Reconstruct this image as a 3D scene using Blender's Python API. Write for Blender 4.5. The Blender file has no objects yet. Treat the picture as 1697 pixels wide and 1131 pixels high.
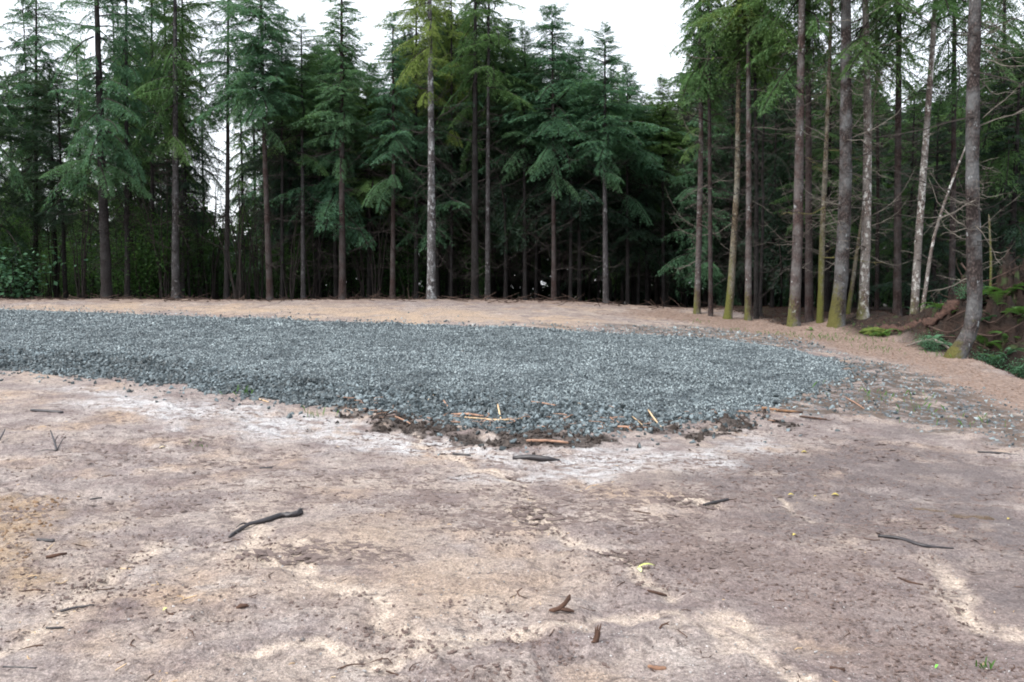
import bpy, bmesh, math, random
import numpy as np
from mathutils import Vector, Matrix, Euler
R = math.radians
rnd = random.Random(7)
rng = np.random.default_rng(7)
sc = bpy.context.scene
col = sc.collection

# ------------------------------------------------------------------ camera, sky, sun, exposure
CAM_Z, PITCH, FPX = 1.6, math.atan((565.5 - 480.0) / 1320.0), 1320.0
cam_d = bpy.data.cameras.new("camera"); cam = bpy.data.objects.new("camera", cam_d); col.objects.link(cam)
cam_d.lens = 28.0; cam_d.sensor_width = 36.0; cam_d.clip_start = 0.05; cam_d.clip_end = 6000
cam.location = (0, 0, CAM_Z); cam.rotation_euler = (math.pi / 2 - PITCH, 0, 0)
sc.camera = cam

SUN_EL, SUN_AZ = 52.0, -125.0      # azimuth clockwise from +Y (view direction): behind-left
w = bpy.data.worlds.new("World"); sc.world = w; w.use_nodes = True
nt = w.node_tree; nt.nodes.clear()
sky = nt.nodes.new("ShaderNodeTexSky"); sky.sky_type = 'NISHITA'; sky.sun_disc = False
sky.sun_elevation = R(SUN_EL); sky.sun_rotation = R(SUN_AZ); sky.air_density = 1.0; sky.dust_density = 6.0; sky.ozone_density = 1.0
bw = nt.nodes.new("ShaderNodeRGBToBW"); nt.links.new(sky.outputs[0], bw.inputs[0])
tint = nt.nodes.new("ShaderNodeMix"); tint.data_type = 'RGBA'; tint.blend_type = 'MULTIPLY'; tint.inputs[0].default_value = 1
nt.links.new(bw.outputs[0], tint.inputs[6]); tint.inputs[7].default_value = (0.97, 1.0, 1.06, 1)
mx = nt.nodes.new("ShaderNodeMix"); mx.data_type = 'RGBA'; mx.inputs[0].default_value = 0.88   # the cloud cover takes the blue out
even = nt.nodes.new("ShaderNodeMix"); even.data_type = 'RGBA'; even.inputs[0].default_value = 0.86   # an overcast sky is nearly even in brightness
nt.links.new(tint.outputs[2], even.inputs[6]); even.inputs[7].default_value = (2.15, 2.22, 2.32, 1)
nt.links.new(sky.outputs[0], mx.inputs[6]); nt.links.new(even.outputs[2], mx.inputs[7])
bg = nt.nodes.new("ShaderNodeBackground"); bg.inputs[1].default_value = 0.15
nt.links.new(mx.outputs[2], bg.inputs[0])
wo = nt.nodes.new("ShaderNodeOutputWorld"); nt.links.new(bg.outputs[0], wo.inputs[0])

sl = bpy.data.lights.new("sun", 'SUN'); sl.energy = 0.55; sl.angle = R(18); sl.color = (1.0, 0.965, 0.90)
sun = bpy.data.objects.new("sun", sl); col.objects.link(sun)
az, el = R(SUN_AZ), R(SUN_EL)
to_sun = Vector((math.sin(az) * math.cos(el), math.cos(az) * math.cos(el), math.sin(el)))
sun.rotation_euler = to_sun.to_track_quat('Z', 'Y').to_euler()
sc.view_settings.view_transform = 'Standard'; sc.view_settings.look = 'None'
sc.view_settings.gamma = 1.0; sc.view_settings.use_curve_mapping = False
sc.view_settings.exposure = 2.28
sc.cycles.filter_width = 1.9      # the photograph is a little soft
sc.render.engine = 'CYCLES'
sc.cycles.max_bounces = 5; sc.cycles.diffuse_bounces = 3; sc.cycles.glossy_bounces = 2; sc.cycles.transmission_bounces = 2
sc.cycles.use_denoising = True

# ------------------------------------------------------------------ helpers
def tag(o, label=None, cat=None, group=None, kind=None):
    for k, v in (("label", label), ("category", cat), ("group", group), ("kind", kind)):
        if v: o[k] = v
    return o

def link(name, data, parent=None, loc=None, rot=None, scl=None):
    o = bpy.data.objects.new(name, data); col.objects.link(o)
    if parent: o.parent = parent
    if loc is not None: o.location = loc
    if rot is not None: o.rotation_euler = rot
    if scl is not None: o.scale = scl if hasattr(scl, '__len__') else (scl,) * 3
    return o

def mesh_np(name, V, T=None, Q=None, mats=(), tmi=None, qmi=None, smooth=False, attrs=None):
    V = np.asarray(V, dtype=np.float32).reshape(-1, 3)
    T = np.zeros((0, 3), int) if T is None else np.asarray(T, int).reshape(-1, 3)
    Q = np.zeros((0, 4), int) if Q is None else np.asarray(Q, int).reshape(-1, 4)
    me = bpy.data.meshes.new(name)
    me.vertices.add(len(V)); me.vertices.foreach_set("co", V.ravel())
    nl = T.size + Q.size
    me.loops.add(nl); me.loops.foreach_set("vertex_index", np.concatenate([T.ravel(), Q.ravel()]).astype(np.int32))
    nf = len(T) + len(Q)
    me.polygons.add(nf)
    ls = np.concatenate([np.arange(len(T)) * 3, T.size + np.arange(len(Q)) * 4]).astype(np.int32)
    me.polygons.foreach_set("loop_start", ls)
    mi = np.zeros(nf, np.int32)
    if tmi is not None: mi[:len(T)] = tmi
    if qmi is not None: mi[len(T):] = qmi
    me.polygons.foreach_set("material_index", mi)
    me.polygons.foreach_set("use_smooth", np.full(nf, smooth))
    for m in mats: me.materials.append(m)
    me.update(calc_edges=True)
    if attrs:
        for k, a in attrs.items():
            if a.ndim == 1:
                at = me.attributes.new(k, 'FLOAT', 'POINT'); at.data.foreach_set("value", a.astype(np.float32))
            else:
                at = me.attributes.new(k, 'FLOAT_VECTOR', 'POINT'); at.data.foreach_set("vector", a.astype(np.float32).ravel())
    return me

def _hash(ix, iy, seed):
    n = (ix.astype(np.int64) * 374761393 + iy.astype(np.int64) * 668265263 + seed * 144665) & 0xffffffff
    n = ((n ^ (n >> 13)) * 1274126177) & 0xffffffff
    n = (n ^ (n >> 16)) & 0xffffffff
    return n / 4294967295.0
def vnoise(x, y, seed=0):
    x = np.asarray(x, float); y = np.asarray(y, float)
    ix = np.floor(x); iy = np.floor(y); fx = x - ix; fy = y - iy
    ix = ix.astype(np.int64); iy = iy.astype(np.int64)
    u = fx * fx * fx * (fx * (fx * 6 - 15) + 10); v = fy * fy * fy * (fy * (fy * 6 - 15) + 10)
    a = _hash(ix, iy, seed); b = _hash(ix + 1, iy, seed); c = _hash(ix, iy + 1, seed); d = _hash(ix + 1, iy + 1, seed)
    return (a + (b - a) * u) * (1 - v) + (c + (d - c) * u) * v - 0.5
def fbm(x, y, seed=0, octv=4, gain=0.5):
    s = 0; a = 1.0; f = 1.0
    for k in range(octv):
        s = s + a * vnoise(x * f + 17.3 * k, y * f - 9.1 * k, seed + k); a *= gain; f *= 2.03
    return s
def sstep(a, b, x):
    t = np.clip((x - a) / (b - a), 0, 1); return t * t * (3 - 2 * t)

# ------------------------------------------------------------------ terrain
def base_h(X, Y):
    X = np.asarray(X, float); Y = np.asarray(Y, float)
    t = np.clip(Y, 6.0, 30.0)
    up = 1.22 * np.where(t < 10, (t - 6) ** 2 / (8 * 22), (t - 8) / 22.0)
    up = up - 0.018 * np.clip(Y - 30.5, 0, 60)
    Xc = np.clip(X, -60, 14)
    sp = np.log1p(np.exp(np.clip((Xc - 0.5) * 1.2, -40, 40))) / 1.2
    return up - 0.055 * sp * sstep(2, 14, Y) * (1 - 0.45 * sstep(24, 34, Y) * sstep(6, 10, X))

def ray(px, py):
    cx, cy = (px - 848.5) / FPX, (565.5 - py) / FPX
    c, s = math.cos(PITCH), math.sin(PITCH)
    return np.array([cx, c + cy * s, -s + cy * c])
def at0(px, py, h=base_h):
    d = ray(px, py); t = 2.0
    while t < 120:
        if CAM_Z + d[2] * t < float(h(d[0] * t, d[1] * t)): break
        t += 0.25
    lo, hi = t - 0.25, t
    for _ in range(18):
        m = (lo + hi) / 2
        if CAM_Z + d[2] * m < float(h(d[0] * m, d[1] * m)): hi = m
        else: lo = m
    return np.array([d[0] * hi, d[1] * hi, CAM_Z + d[2] * hi])

def poly_sd(X, Y, P):
    """signed distance to polygon P, positive inside"""
    X = np.asarray(X, float); Y = np.asarray(Y, float)
    d = np.full(X.shape, 1e9); inside = np.zeros(X.shape, bool)
    n = len(P)
    for i in range(n):
        ax, ay = P[i]; bx, by = P[(i + 1) % n]
        ex, ey = bx - ax, by - ay
        t = np.clip(((X - ax) * ex + (Y - ay) * ey) / (ex * ex + ey * ey + 1e-12), 0, 1)
        d = np.minimum(d, np.hypot(X - ax - t * ex, Y - ay - t * ey))
        if ay != by:
            inside ^= ((ay > Y) != (by > Y)) & (X < ex * (Y - ay) / (ey) + ax)
    return np.where(inside, d, -d)
def line_d(X, Y, P):
    X = np.asarray(X, float); Y = np.asarray(Y, float); d = np.full(X.shape, 1e9)
    for (ax, ay), (bx, by) in zip(P[:-1], P[1:]):
        ex, ey = bx - ax, by - ay
        t = np.clip(((X - ax) * ex + (Y - ay) * ey) / (ex * ex + ey * ey + 1e-12), 0, 1)
        d = np.minimum(d, np.hypot(X - ax - t * ex, Y - ay - t * ey))
    return d
def W(pts): return [tuple(at0(*p)[:2]) for p in pts]

GRAVEL = W([(-420, 512), (-60, 513), (150, 517), (300, 524), (450, 529), (600, 536), (800, 543), (1000, 551), (1180, 562), (1290, 576), (1370, 594), (1405, 610),
            (1385, 628), (1330, 648), (1280, 672), (1250, 690), (1150, 702), (1050, 715), (950, 726), (850, 724), (760, 712), (690, 694), (600, 678),
            (500, 668), (420, 656), (350, 646), (250, 634), (120, 622), (-60, 614), (-420, 600)])
COARSE = W([(-420, 590), (-60, 590), (100, 592), (300, 608), (450, 628), (600, 642), (760, 655), (900, 668), (1020, 678), (1120, 686), (1250, 690), (1150, 706), (1050, 718), (950, 730), (850, 728), (760, 716), (690, 698), (600, 684),
            (500, 672), (420, 660), (350, 652), (250, 640), (120, 628), (-60, 620), (-420, 608)])
MIXED = W([(1250, 600), (1400, 596), (1480, 606), (1580, 640), (1700, 690), (1800, 720), (1800, 780), (1697, 742), (1600, 715), (1480, 698), (1400, 690), (1300, 684), (1240, 676)])
MIXED2 = W([(900, 541), (1150, 540), (1300, 556), (1420, 590), (1290, 582), (1180, 566), (950, 552)])
SPILL = W([(560, 672), (700, 690), (850, 716), (1000, 712), (1150, 700), (1260, 690), (1290, 705), (1150, 722), (1000, 738), (850, 744), (700, 728), (560, 700)])
DUFF = W([(1000, 520), (1150, 534), (1300, 560), (1420, 588), (1500, 604), (1600, 640), (1700, 692), (1850, 760), (1850, 660), (1697, 626), (1600, 596), (1500, 566), (1400, 545), (1200, 526), (1100, 512)])
EDGE = W([(1850, 690), (1697, 632), (1640, 608), (1595, 594), (1560, 578), (1500, 560), (1420, 545), (1300, 545)])
ORANGE = W([(-200, 860), (0, 830), (90, 830), (105, 900), (60, 960), (-200, 980)])
FARSAND = W([(0, 503), (300, 504), (500, 508), (700, 512), (900, 522), (1000, 530), (900, 542), (700, 536), (500, 528), (250, 518), (0, 512)])
DARKWET = W([(1200, 760), (1400, 700), (1600, 740), (1700, 770), (1800, 900), (1750, 1000), (1500, 960), (1300, 880), (1150, 820)])
MAUVE = W([(1100, 900), (1250, 850), (1500, 930), (1750, 980), (1800, 1200), (1300, 1200), (1230, 1060), (1110, 980)])
PALE = W([(120, 652), (300, 662), (500, 690), (650, 705), (780, 735), (950, 752), (1100, 745), (1240, 715), (1240, 770), (1000, 790), (800, 778), (600, 740), (400, 720), (150, 672)])
RILLS = [(W(p), wd) for p, wd in [
    ([(860, 840), (905, 870), (960, 905), (1040, 925), (1075, 960), (1110, 985)], .06),
    ([(505, 900), (530, 960), (600, 985), (650, 1030), (700, 1050), (880, 1045), (1000, 1020), (1120, 1015), (1180, 1050), (1210, 1085)], .045),
    ([(1180, 1050), (1250, 1090), (1330, 1131)], .05),
    ([(1110, 1040), (1200, 1010), (1240, 1060)], .06),
    ([(1550, 930), (1600, 960), (1560, 1000), (1640, 1050), (1697, 1060)], .055),
    ([(390, 850), (430, 880), (400, 910), (460, 930), (520, 960)], .06),
    ([(1120, 830), (1170, 830)], .12),
    ([(1280, 820), (1310, 850), (1345, 862)], .03),
    ([(250, 905), (150, 980), (60, 1060), (-40, 1100)], .05),
    ([(380, 1090), (520, 1070), (640, 1085), (800, 1060)], .045),
    ([(600, 640), (700, 740), (860, 800), (905, 870)], .05)]]
PUDDLES = W([(1580, 856), (1640, 860)]), W([(1520, 845), (1560, 847)]), W([(1400, 815), (1430, 817)])

def height(X, Y):
    X = np.asarray(X, float); Y = np.asarray(Y, float)
    z = base_h(X, Y)
    near = 1 - sstep(25, 45, Y)
    z = z + 0.05 * fbm(X * .45, Y * .45, 3, 3) * sstep(3, 9, Y) + near * (0.030 * fbm(X * 1.6, Y * 1.6, 11, 3))
    rough = 0.35 + 0.9 * np.clip(fbm(X * .5, Y * .5, 21, 2) + .4, 0, 1)
    z = z + near * rough * 0.034 * fbm(X * 5, Y * 6.5, 31, 5, .62)
    # little scuffs and clods
    n = vnoise(X * 9 + 2 * vnoise(X * 3, Y * 3, 5), Y * 13, 41)
    z = z + near * rough * 0.030 * np.clip(n - .20, 0, 1) * 2.2
    pit = vnoise(X * 3.1 + 1.5 * vnoise(X * 1.3, Y * 1.3, 45), Y * 4.2, 47)
    z = z - near * 0.022 * np.clip(pit - .27, 0, 1) * 6
    # gravel pad
    sd = poly_sd(X, Y, GRAVEL) + .12 * fbm(X * 1.7, Y * 1.7, 71, 2)
    left = 1 - sstep(-9, -3, X)
    th = 0.015 + 0.085 * left + 0.02 * sstep(9, 13, Y)
    th = th * (1 - .8 * sstep(17, 22, Y))
    z = z + th * sstep(-.10, .55 + .3 * left, sd)
    z = z + 0.02 * fbm(X * 2.2, Y * 2.2, 77, 2) * sstep(0, .4, sd)
    # dark churned lip of soil along the front of the gravel
    sp = poly_sd(X, Y, SPILL)
    z = z + sstep(-.05, .3, sp) * (0.02 + 0.06 * fbm(X * 5, Y * 5, 91, 3))
    # berm of sand beyond the gravel
    z = z + 0.03 * fbm(X * .9, Y * 2.2, 15, 3) * sstep(24, 27, Y) * near
    # ground falls off past the clearing edge at right, then a root mound rises
    se = side_of_edge(X, Y)
    z = z - 0.42 * sstep(.05, .9, se) * (1 - sstep(22, 26, Y)) + 0.10 * fbm(X * 1.3, Y * 1.3, 55, 3) * sstep(0.2, 1.0, se) * sstep(60, 40, Y)
    z = z + 1.95 * np.exp(-(((X - 13.0) / 1.75) ** 2 + ((Y - 20.9) / 1.9) ** 2) ** 1.3) * (1 + .8 * fbm(X * 1.8, Y * 1.8, 61, 4) + .5 * fbm(X * 5, Y * 5, 63, 4))
    z = z + .62 * np.exp(-((X - 11.3) / 2.1) ** 2 - ((Y - 23.9) / 1.9) ** 2)
    return z
_E = EDGE
def side_of_edge(X, Y):
    """distance beyond the clearing's right edge (positive in the wood)"""
    P = [( _E[0][0], -60), *_E, (_E[-1][0] - 0.6, 90), (400, 90), (400, -60)]
    return poly_sd(X, Y, P)
def gz(x, y): return float(height(np.array([x]), np.array([y]))[0])
def at(px, py):
    p = at0(px, py)
    if py <= 505: return p
    d = ray(px, py); t = p[1] / d[1] * np.linspace(.85, 1.10, 60)
    below = CAM_Z + d[2] * t < height(d[0] * t, d[1] * t)
    if not below.any(): return p
    i = max(int(np.argmax(below)), 1); tt = np.linspace(t[i - 1], t[i], 20); k = int(np.argmax(CAM_Z + d[2] * tt < height(d[0] * tt, d[1] * tt)))
    return np.array([d[0] * tt[k], d[1] * tt[k], CAM_Z + d[2] * tt[k]])
def at_dist(px, Y):
    x = (px - 848.5) / FPX * Y; return np.array([x, Y, gz(x, Y)])
def up_px(p, py):
    """height z above which, at the place p, the view line of row py passes"""
    d = ray(848.5, py); return CAM_Z + d[2] / d[1] * p[1]

# ------------------------------------------------------------------ materials
class NT:
    def __init__(s, name):
        s.m = bpy.data.materials.new(name); s.m.use_nodes = True; s.t = s.m.node_tree; s.t.nodes.clear()
        s.out = s.t.nodes.new("ShaderNodeOutputMaterial"); s._c = None
    def n(s, typ, **kw):
        nd = s.t.nodes.new("ShaderNode" + typ)
        for k, v in kw.items():
            if k in nd.inputs: s.set(nd.inputs[k], v)
            else: setattr(nd, k, v)
        return nd
    def set(s, sock, v):
        if isinstance(v, bpy.types.NodeSocket): s.t.links.new(v, sock)
        elif hasattr(v, '__len__') and sock.type == 'RGBA' and len(v) == 3: sock.default_value = (*v, 1)
        else: sock.default_value = v
    def coord(s, which='Object'):
        return s.n("TexCoord").outputs[which]
    def mapped(s, vec, scale):
        m = s.n("Mapping"); s.set(m.inputs[0], vec); m.inputs['Scale'].default_value = scale; return m.outputs[0]
    def noise(s, vec, scale, detail=3, rough=.55, dist=0):
        n = s.n("TexNoise"); s.set(n.inputs['Vector'], vec); n.inputs['Scale'].default_value = scale
        n.inputs['Detail'].default_value = detail; n.inputs['Roughness'].default_value = rough; n.inputs['Distortion'].default_value = dist
        return n.outputs[0]
    def voro(s, vec, scale, feat='F1', out='Distance', rnd_=1.0):
        n = s.n("TexVoronoi"); n.feature = feat; s.set(n.inputs['Vector'], vec); n.inputs['Scale'].default_value = scale
        n.inputs['Randomness'].default_value = rnd_; return n.outputs[out]
    def ramp(s, v, a, b, lo=0., hi=1.):
        n = s.n("MapRange"); n.clamp = True; s.set(n.inputs[0], v); n.inputs[1].default_value = a; n.inputs[2].default_value = b
        n.inputs[3].default_value = lo; n.inputs[4].default_value = hi; return n.outputs[0]
    def math(s, op, a, b=0.0):
        n = s.n("Math"); n.operation = op; s.set(n.inputs[0], a); s.set(n.inputs[1], b); return n.outputs[0]
    def mix(s, f, a, b, mode='MIX'):
        n = s.n("Mix"); n.data_type = 'RGBA'; n.blend_type = mode
        s.set(n.inputs[0], f); s.set(n.inputs[6], a); s.set(n.inputs[7], b); return n.outputs[2]
    def attr(s, name):
        n = s.n("Attribute"); n.attribute_name = name; return n.outputs['Fac']
    def bump(s, h, strength, dist, nrm=None):
        n = s.n("Bump"); s.set(n.inputs['Height'], h); n.inputs['Strength'].default_value = strength; n.inputs['Distance'].default_value = dist
        if nrm is not None: s.set(n.inputs['Normal'], nrm)
        return n.outputs[0]
    def pbr(s, colr, rough=.8, nrm=None, spec=.3):
        p = s.n("BsdfPrincipled"); s.set(p.inputs['Base Color'], colr); s.set(p.inputs['Roughness'], rough)
        s.set(p.inputs['Specular IOR Level'], spec)
        if nrm is not None: s.set(p.inputs['Normal'], nrm)
        s.t.links.new(p.outputs[0], s.out.inputs[0]); return p

def mat_ground():
    s = NT("dirt_and_gravel"); P = s.coord('Object')
    big = s.noise(P, .35, 4); mid = s.noise(P, 2.2, 5, .6); fine = s.noise(P, 14, 5, .65); grit = s.noise(P, 90, 3, .7)
    c = s.mix(s.ramp(big, .40, .58), (.385, .318, .270), (.312, .266, .246))
    c = s.mix(s.ramp(s.noise(s.mapped(P, (.8, 1.3, 1)), 1.7, 7, .68), .47, .60, 0, .85), c, (.225, .186, .180))
    c = s.mix(s.ramp(s.noise(P, .9, 4), .52, .70), c, (.395, .290, .210))
    c = s.mix(s.ramp(mid, .50, .70), c, (.185, .142, .134))
    c = s.mix(s.ramp(s.noise(s.mapped(P, (1, 1.8, 1)), 5.5, 6, .7), .52, .70, 0, .8), c, (.125, .098, .092))  # dark streaks paint in the shade of small pits in the dirt
    c = s.mix(s.ramp(mid, .42, .30, 0, .7), c, (.45, .40, .365))
    c = s.mix(s.math('MULTIPLY', s.attr('orange'), s.ramp(s.noise(P, 6, 4), .3, .6, .3, 1)), c, (.32, .23, .15))
    c = s.mix(s.math('MULTIPLY', s.attr('farsand'), s.ramp(s.noise(P, 1.6, 4), .3, .6)), c, (.42, .32, .235))
    c = s.mix(s.math('MULTIPLY', s.attr('mauve'), .7), c, (.175, .134, .128))
    c = s.mix(s.math('MULTIPLY', s.attr('wet'), s.ramp(s.noise(P, 3, 5), .28, .55)), c, (.150, .122, .118))
    c = s.mix(s.math('MULTIPLY', s.attr('pale'), s.ramp(s.noise(s.mapped(P, (1, 2, 1)), 3.2, 6, .72), .40, .56)), c, (.48, .47, .47))
    c = s.mix(s.math('MULTIPLY', s.attr('sand'), s.ramp(s.noise(P, 5, 6, .7), .30, .56, 0, .9)), c, (.56, .465, .38))
    # grains, crumbs and tiny bark flecks
    c = s.mix(s.ramp(fine, .53, .70), c, (.105, .078, .072))
    c = s.mix(s.ramp(grit, .60, .78, 0, .8), c, (.09, .068, .064))
    c = s.mix(s.ramp(grit, .40, .26, 0, .7), c, (.56, .52, .50))
    chips = s.voro(s.mapped(P, (1, 2.4, 1)), 26, 'F1', 'Distance')
    c = s.mix(s.math('MULTIPLY', s.ramp(chips, .17, .10), s.ramp(s.noise(P, 1.1, 3), .46, .6)), c, (.055, .04, .035))
    g2 = s.noise(P, 55, 4, .75); g3 = s.noise(P, 170, 2, .8)
    c = s.mix(.8, c, s.mix(s.ramp(g2, .34, .66), (.45, .43, .42), (1.45, 1.45, 1.45)), 'MULTIPLY')
    c = s.mix(.7, c, s.mix(s.ramp(g3, .30, .70), (.5, .5, .5), (1.5, 1.5, 1.5)), 'MULTIPLY')
    # soil lip, mixed stones, duff and forest floor
    c = s.mix(s.attr('lip'), c, s.mix(s.ramp(fine, .4, .6), (.030, .024, .021), (.10, .08, .07)))
    sv = s.n("TexVoronoi"); s.set(sv.inputs['Vector'], P); sv.inputs['Scale'].default_value = 22
    cellv = s.ramp(sv.outputs['Color'], 0.1, .9)
    stonec = s.mix(cellv, (.05, .062, .070), (.30, .345, .37))
    mixed_c = s.mix(s.ramp(s.noise(P, 7, 3), .36, .50), s.mix(.4, stonec, (.05, .04, .035)), (.105, .078, .062))
    c = s.mix(s.math('MULTIPLY', s.attr('mixed'), s.ramp(s.noise(P, 3.0, 4), .38, .50)), c, mixed_c)
    duff = s.mix(s.ramp(fine, .35, .60), (.34, .250, .200), (.165, .117, .096))
    c = s.mix(s.attr('duff'), c, duff)
    bed = s.mix(cellv, (.018, .024, .027), (.11, .135, .145))  # bed coloured darker to deepen the shade between the stones
    c = s.mix(s.attr('gravel'), c, bed)
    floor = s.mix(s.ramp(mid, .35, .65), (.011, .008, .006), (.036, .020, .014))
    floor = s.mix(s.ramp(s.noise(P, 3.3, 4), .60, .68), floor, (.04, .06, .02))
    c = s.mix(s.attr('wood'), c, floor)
    c = s.mix(s.attr('puddle'), c, (.13, .085, .05))
    c = s.mix(1.0, c, (.84, .85, .86), 'MULTIPLY')
    g = s.attr('gravel')
    h1 = s.math('ADD', s.math('MULTIPLY', fine, 1.0), s.math('MULTIPLY', grit, .35))
    b = s.bump(h1, .95, .03)
    b = s.bump(s.noise(s.mapped(P, (1, 1.5, 1)), 5, 4, .6), .6, .05, b)
    cellh = s.math('MULTIPLY', s.ramp(sv.outputs['Distance'], 0, .7, 1, 0), s.math('MAXIMUM', g, s.math('MULTIPLY', s.attr('mixed'), .7)))
    b = s.bump(cellh, .8, .03, b)
    rough = s.ramp(s.attr('wet'), 0, 1, .82, .55)
    rough = s.math('MULTIPLY', rough, s.ramp(s.attr('puddle'), 0, 1, 1, .12))
    s.pbr(c, rough, b, .28)
    return s.m

def mat_stone(name, lo, hi, scale=30):
    s = NT(name); P = s.coord('Object'); r = s.n("ObjectInfo").outputs['Random']
    c = s.mix(s.math('POWER', r, 1.5), lo, hi)
    wp = s.n('NewGeometry').outputs['Position']
    c = s.mix(s.ramp(s.noise(wp, 1.1, 4, .65), .42, .66, 0, .6), c, lo)
    c = s.mix(s.ramp(s.noise(s.coord('Object'), scale, 3), .45, .7, 0, .5), c, (lo[0] * .5, lo[1] * .5, lo[2] * .5))
    s.pbr(c, .55, s.bump(s.noise(P, scale * 3, 3), .3, .004), .45); return s.m

def mat_bark(name, a, b, lichen=None, lamt=.55, moss=0.0, mossh=1.0, mossc=(.20, .21, .03)):
    s = NT(name); P = s.coord('Object'); rr = s.n("ObjectInfo").outputs['Random']
    st = s.noise(s.mapped(P, (9, 9, 2.2)), 2.2, 5, .65); sc_ = s.voro(s.mapped(P, (1, 1, .55)), 26)
    c = s.mix(s.ramp(st, .36, .64), a, b)
    c = s.mix(s.ramp(sc_, .30, .55, 0, .85), c, (a[0] * .35, a[1] * .35, a[2] * .35))
    c = s.mix(.7, c, s.mix(s.ramp(s.noise(s.mapped(P, (1, 1, .5)), 28, 4, .75), .35, .65), (.4, .4, .4), (1.6, 1.6, 1.6)), 'MULTIPLY')
    c = s.mix(s.math('MULTIPLY', rr, .5), c, (b[0] * .7, b[1] * .7, b[2] * .75))
    if lichen:
        l1 = s.ramp(s.noise(s.mapped(P, (1, 1, .6)), 7.5, 4, .7), lamt, lamt + .07)
        c = s.mix(l1, c, lichen)
        l2 = s.ramp(s.noise(P, 2.1, 3), .42, .62, 0, .45); c = s.mix(l2, c, (lichen[0] * .6, lichen[1] * .6, lichen[2] * .6))
    if moss > 0:
        z = s.n("SeparateXYZ"); s.set(z.inputs[0], P)
        hgt = s.ramp(z.outputs[2], .1, mossh, 1, 0)
        side = s.ramp(z.outputs[0], .12, -.1, .25, 1)
        mm = s.ramp(s.math('ADD', s.math('MULTIPLY', s.math('MULTIPLY', hgt, side), moss), s.math('MULTIPLY', s.noise(P, 9, 5, .7), 1.3)), .85, 1.25)
        c = s.mix(mm, c, s.mix(s.noise(P, 30, 2), mossc, (mossc[0] * .35, mossc[1] * .4, mossc[2] * .6)))
    s.pbr(c, .88, s.bump(s.math('ADD', st, s.math('MULTIPLY', sc_, -.6)), .9, .03), .2); return s.m

def mat_leaf(name, a, b, c2, trans=.45, scale=.8, obj_var=.5):
    """a/b clumps, c2 the colour some individuals lean to"""
    s = NT(name); P = s.coord('Object'); rr = s.n("ObjectInfo").outputs['Random']
    c = s.mix(s.ramp(s.noise(P, scale, 3), .38, .64), a, b)
    c = s.mix(s.ramp(s.noise(P, 9, 2), .42, .72, 0, .55), c, (b[0] * 1.35, b[1] * 1.3, b[2] * 1.1))
    c = s.mix(s.math('MULTIPLY', s.ramp(rr, .35, 1), obj_var), c, c2)
    d = s.n("BsdfPrincipled"); s.set(d.inputs['Base Color'], c); d.inputs['Roughness'].default_value = .62; d.inputs['Specular IOR Level'].default_value = .25
    t = s.n("BsdfTranslucent"); s.set(t.inputs[0], s.mix(.5, c, (.10, .20, .03)))
    m = s.n("MixShader"); m.inputs[0].default_value = trans
    s.t.links.new(d.outputs[0], m.inputs[1]); s.t.links.new(t.outputs[0], m.inputs[2]); s.t.links.new(m.outputs[0], s.out.inputs[0])
    return s.m

def mat_plain(name, c, c2=None, rough=.8, scale=20, stretch=(1, 1, 1), bump=.4, spec=.25):
    s = NT(name); P = s.mapped(s.coord('Object'), stretch)
    n = s.noise(P, scale, 4, .6)
    s.pbr(s.mix(s.ramp(n, .35, .65), c, c2 or tuple(x * .5 for x in c)), rough, s.bump(n, bump, .006), spec); return s.m

M_ground = mat_ground()
M_stone = mat_stone("crushed_rock", (.032, .045, .054), (.345, .41, .425), 25)
M_rock = mat_stone("broken_basalt", (.013, .021, .024), (.215, .268, .29), 14)
M_pebble = mat_stone("pebble_stone", (.10, .095, .095), (.55, .53, .52), 25)
BARK = {
    'dark': mat_bark("bark_dark_brown", (.015, .013, .013), (.034, .028, .027), (.07, .07, .07), .70),
    'mute': mat_bark("bark_dull_lichen", (.030, .026, .026), (.066, .060, .060), (.15, .15, .155), .57),
    'deep': mat_bark("bark_deep_shade", (.010, .008, .008), (.022, .018, .017), (.04, .04, .04), .72),  # blackened bark: shade of the inner wood put into the colour
    'brown': mat_bark("bark_red_brown", (.032, .020, .018), (.060, .039, .035), (.13, .13, .13), .68),
    'grey': mat_bark("bark_grey_lichen", (.055, .048, .048), (.115, .104, .102), (.30, .31, .32), .53),
    'scaly': mat_bark("bark_scaly_lichen", (.050, .032, .028), (.105, .072, .064), (.28, .29, .29), .61, .55, 1.6, (.13, .13, .03)),
    'moss': mat_bark("bark_mossy", (.11, .085, .06), (.17, .14, .09), (.36, .37, .33), .62, .95, 4.5, (.125, .125, .028)),
    'mossbase': mat_bark("bark_moss_foot", (.036, .028, .026), (.082, .064, .059), (.30, .32, .33), .63, .75, 2.0, (.115, .105, .028)),
    'white': mat_bark("bark_white_blotched", (.12, .09, .075), (.20, .16, .14), (.46, .46, .44), .53, .5, 1.4, (.13, .13, .03)),
}
M_twig = mat_plain("dead_twig_grey", (.032, .026, .024), (.015, .012, .011), .9, 6)
M_twigpale = mat_plain("dead_twig_pale", (.17, .155, .135), (.06, .05, .042), .9, 5)
M_twigmoss = mat_plain("dead_twig_mossy", (.15, .14, .045), (.09, .075, .045), .9, 4)
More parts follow.
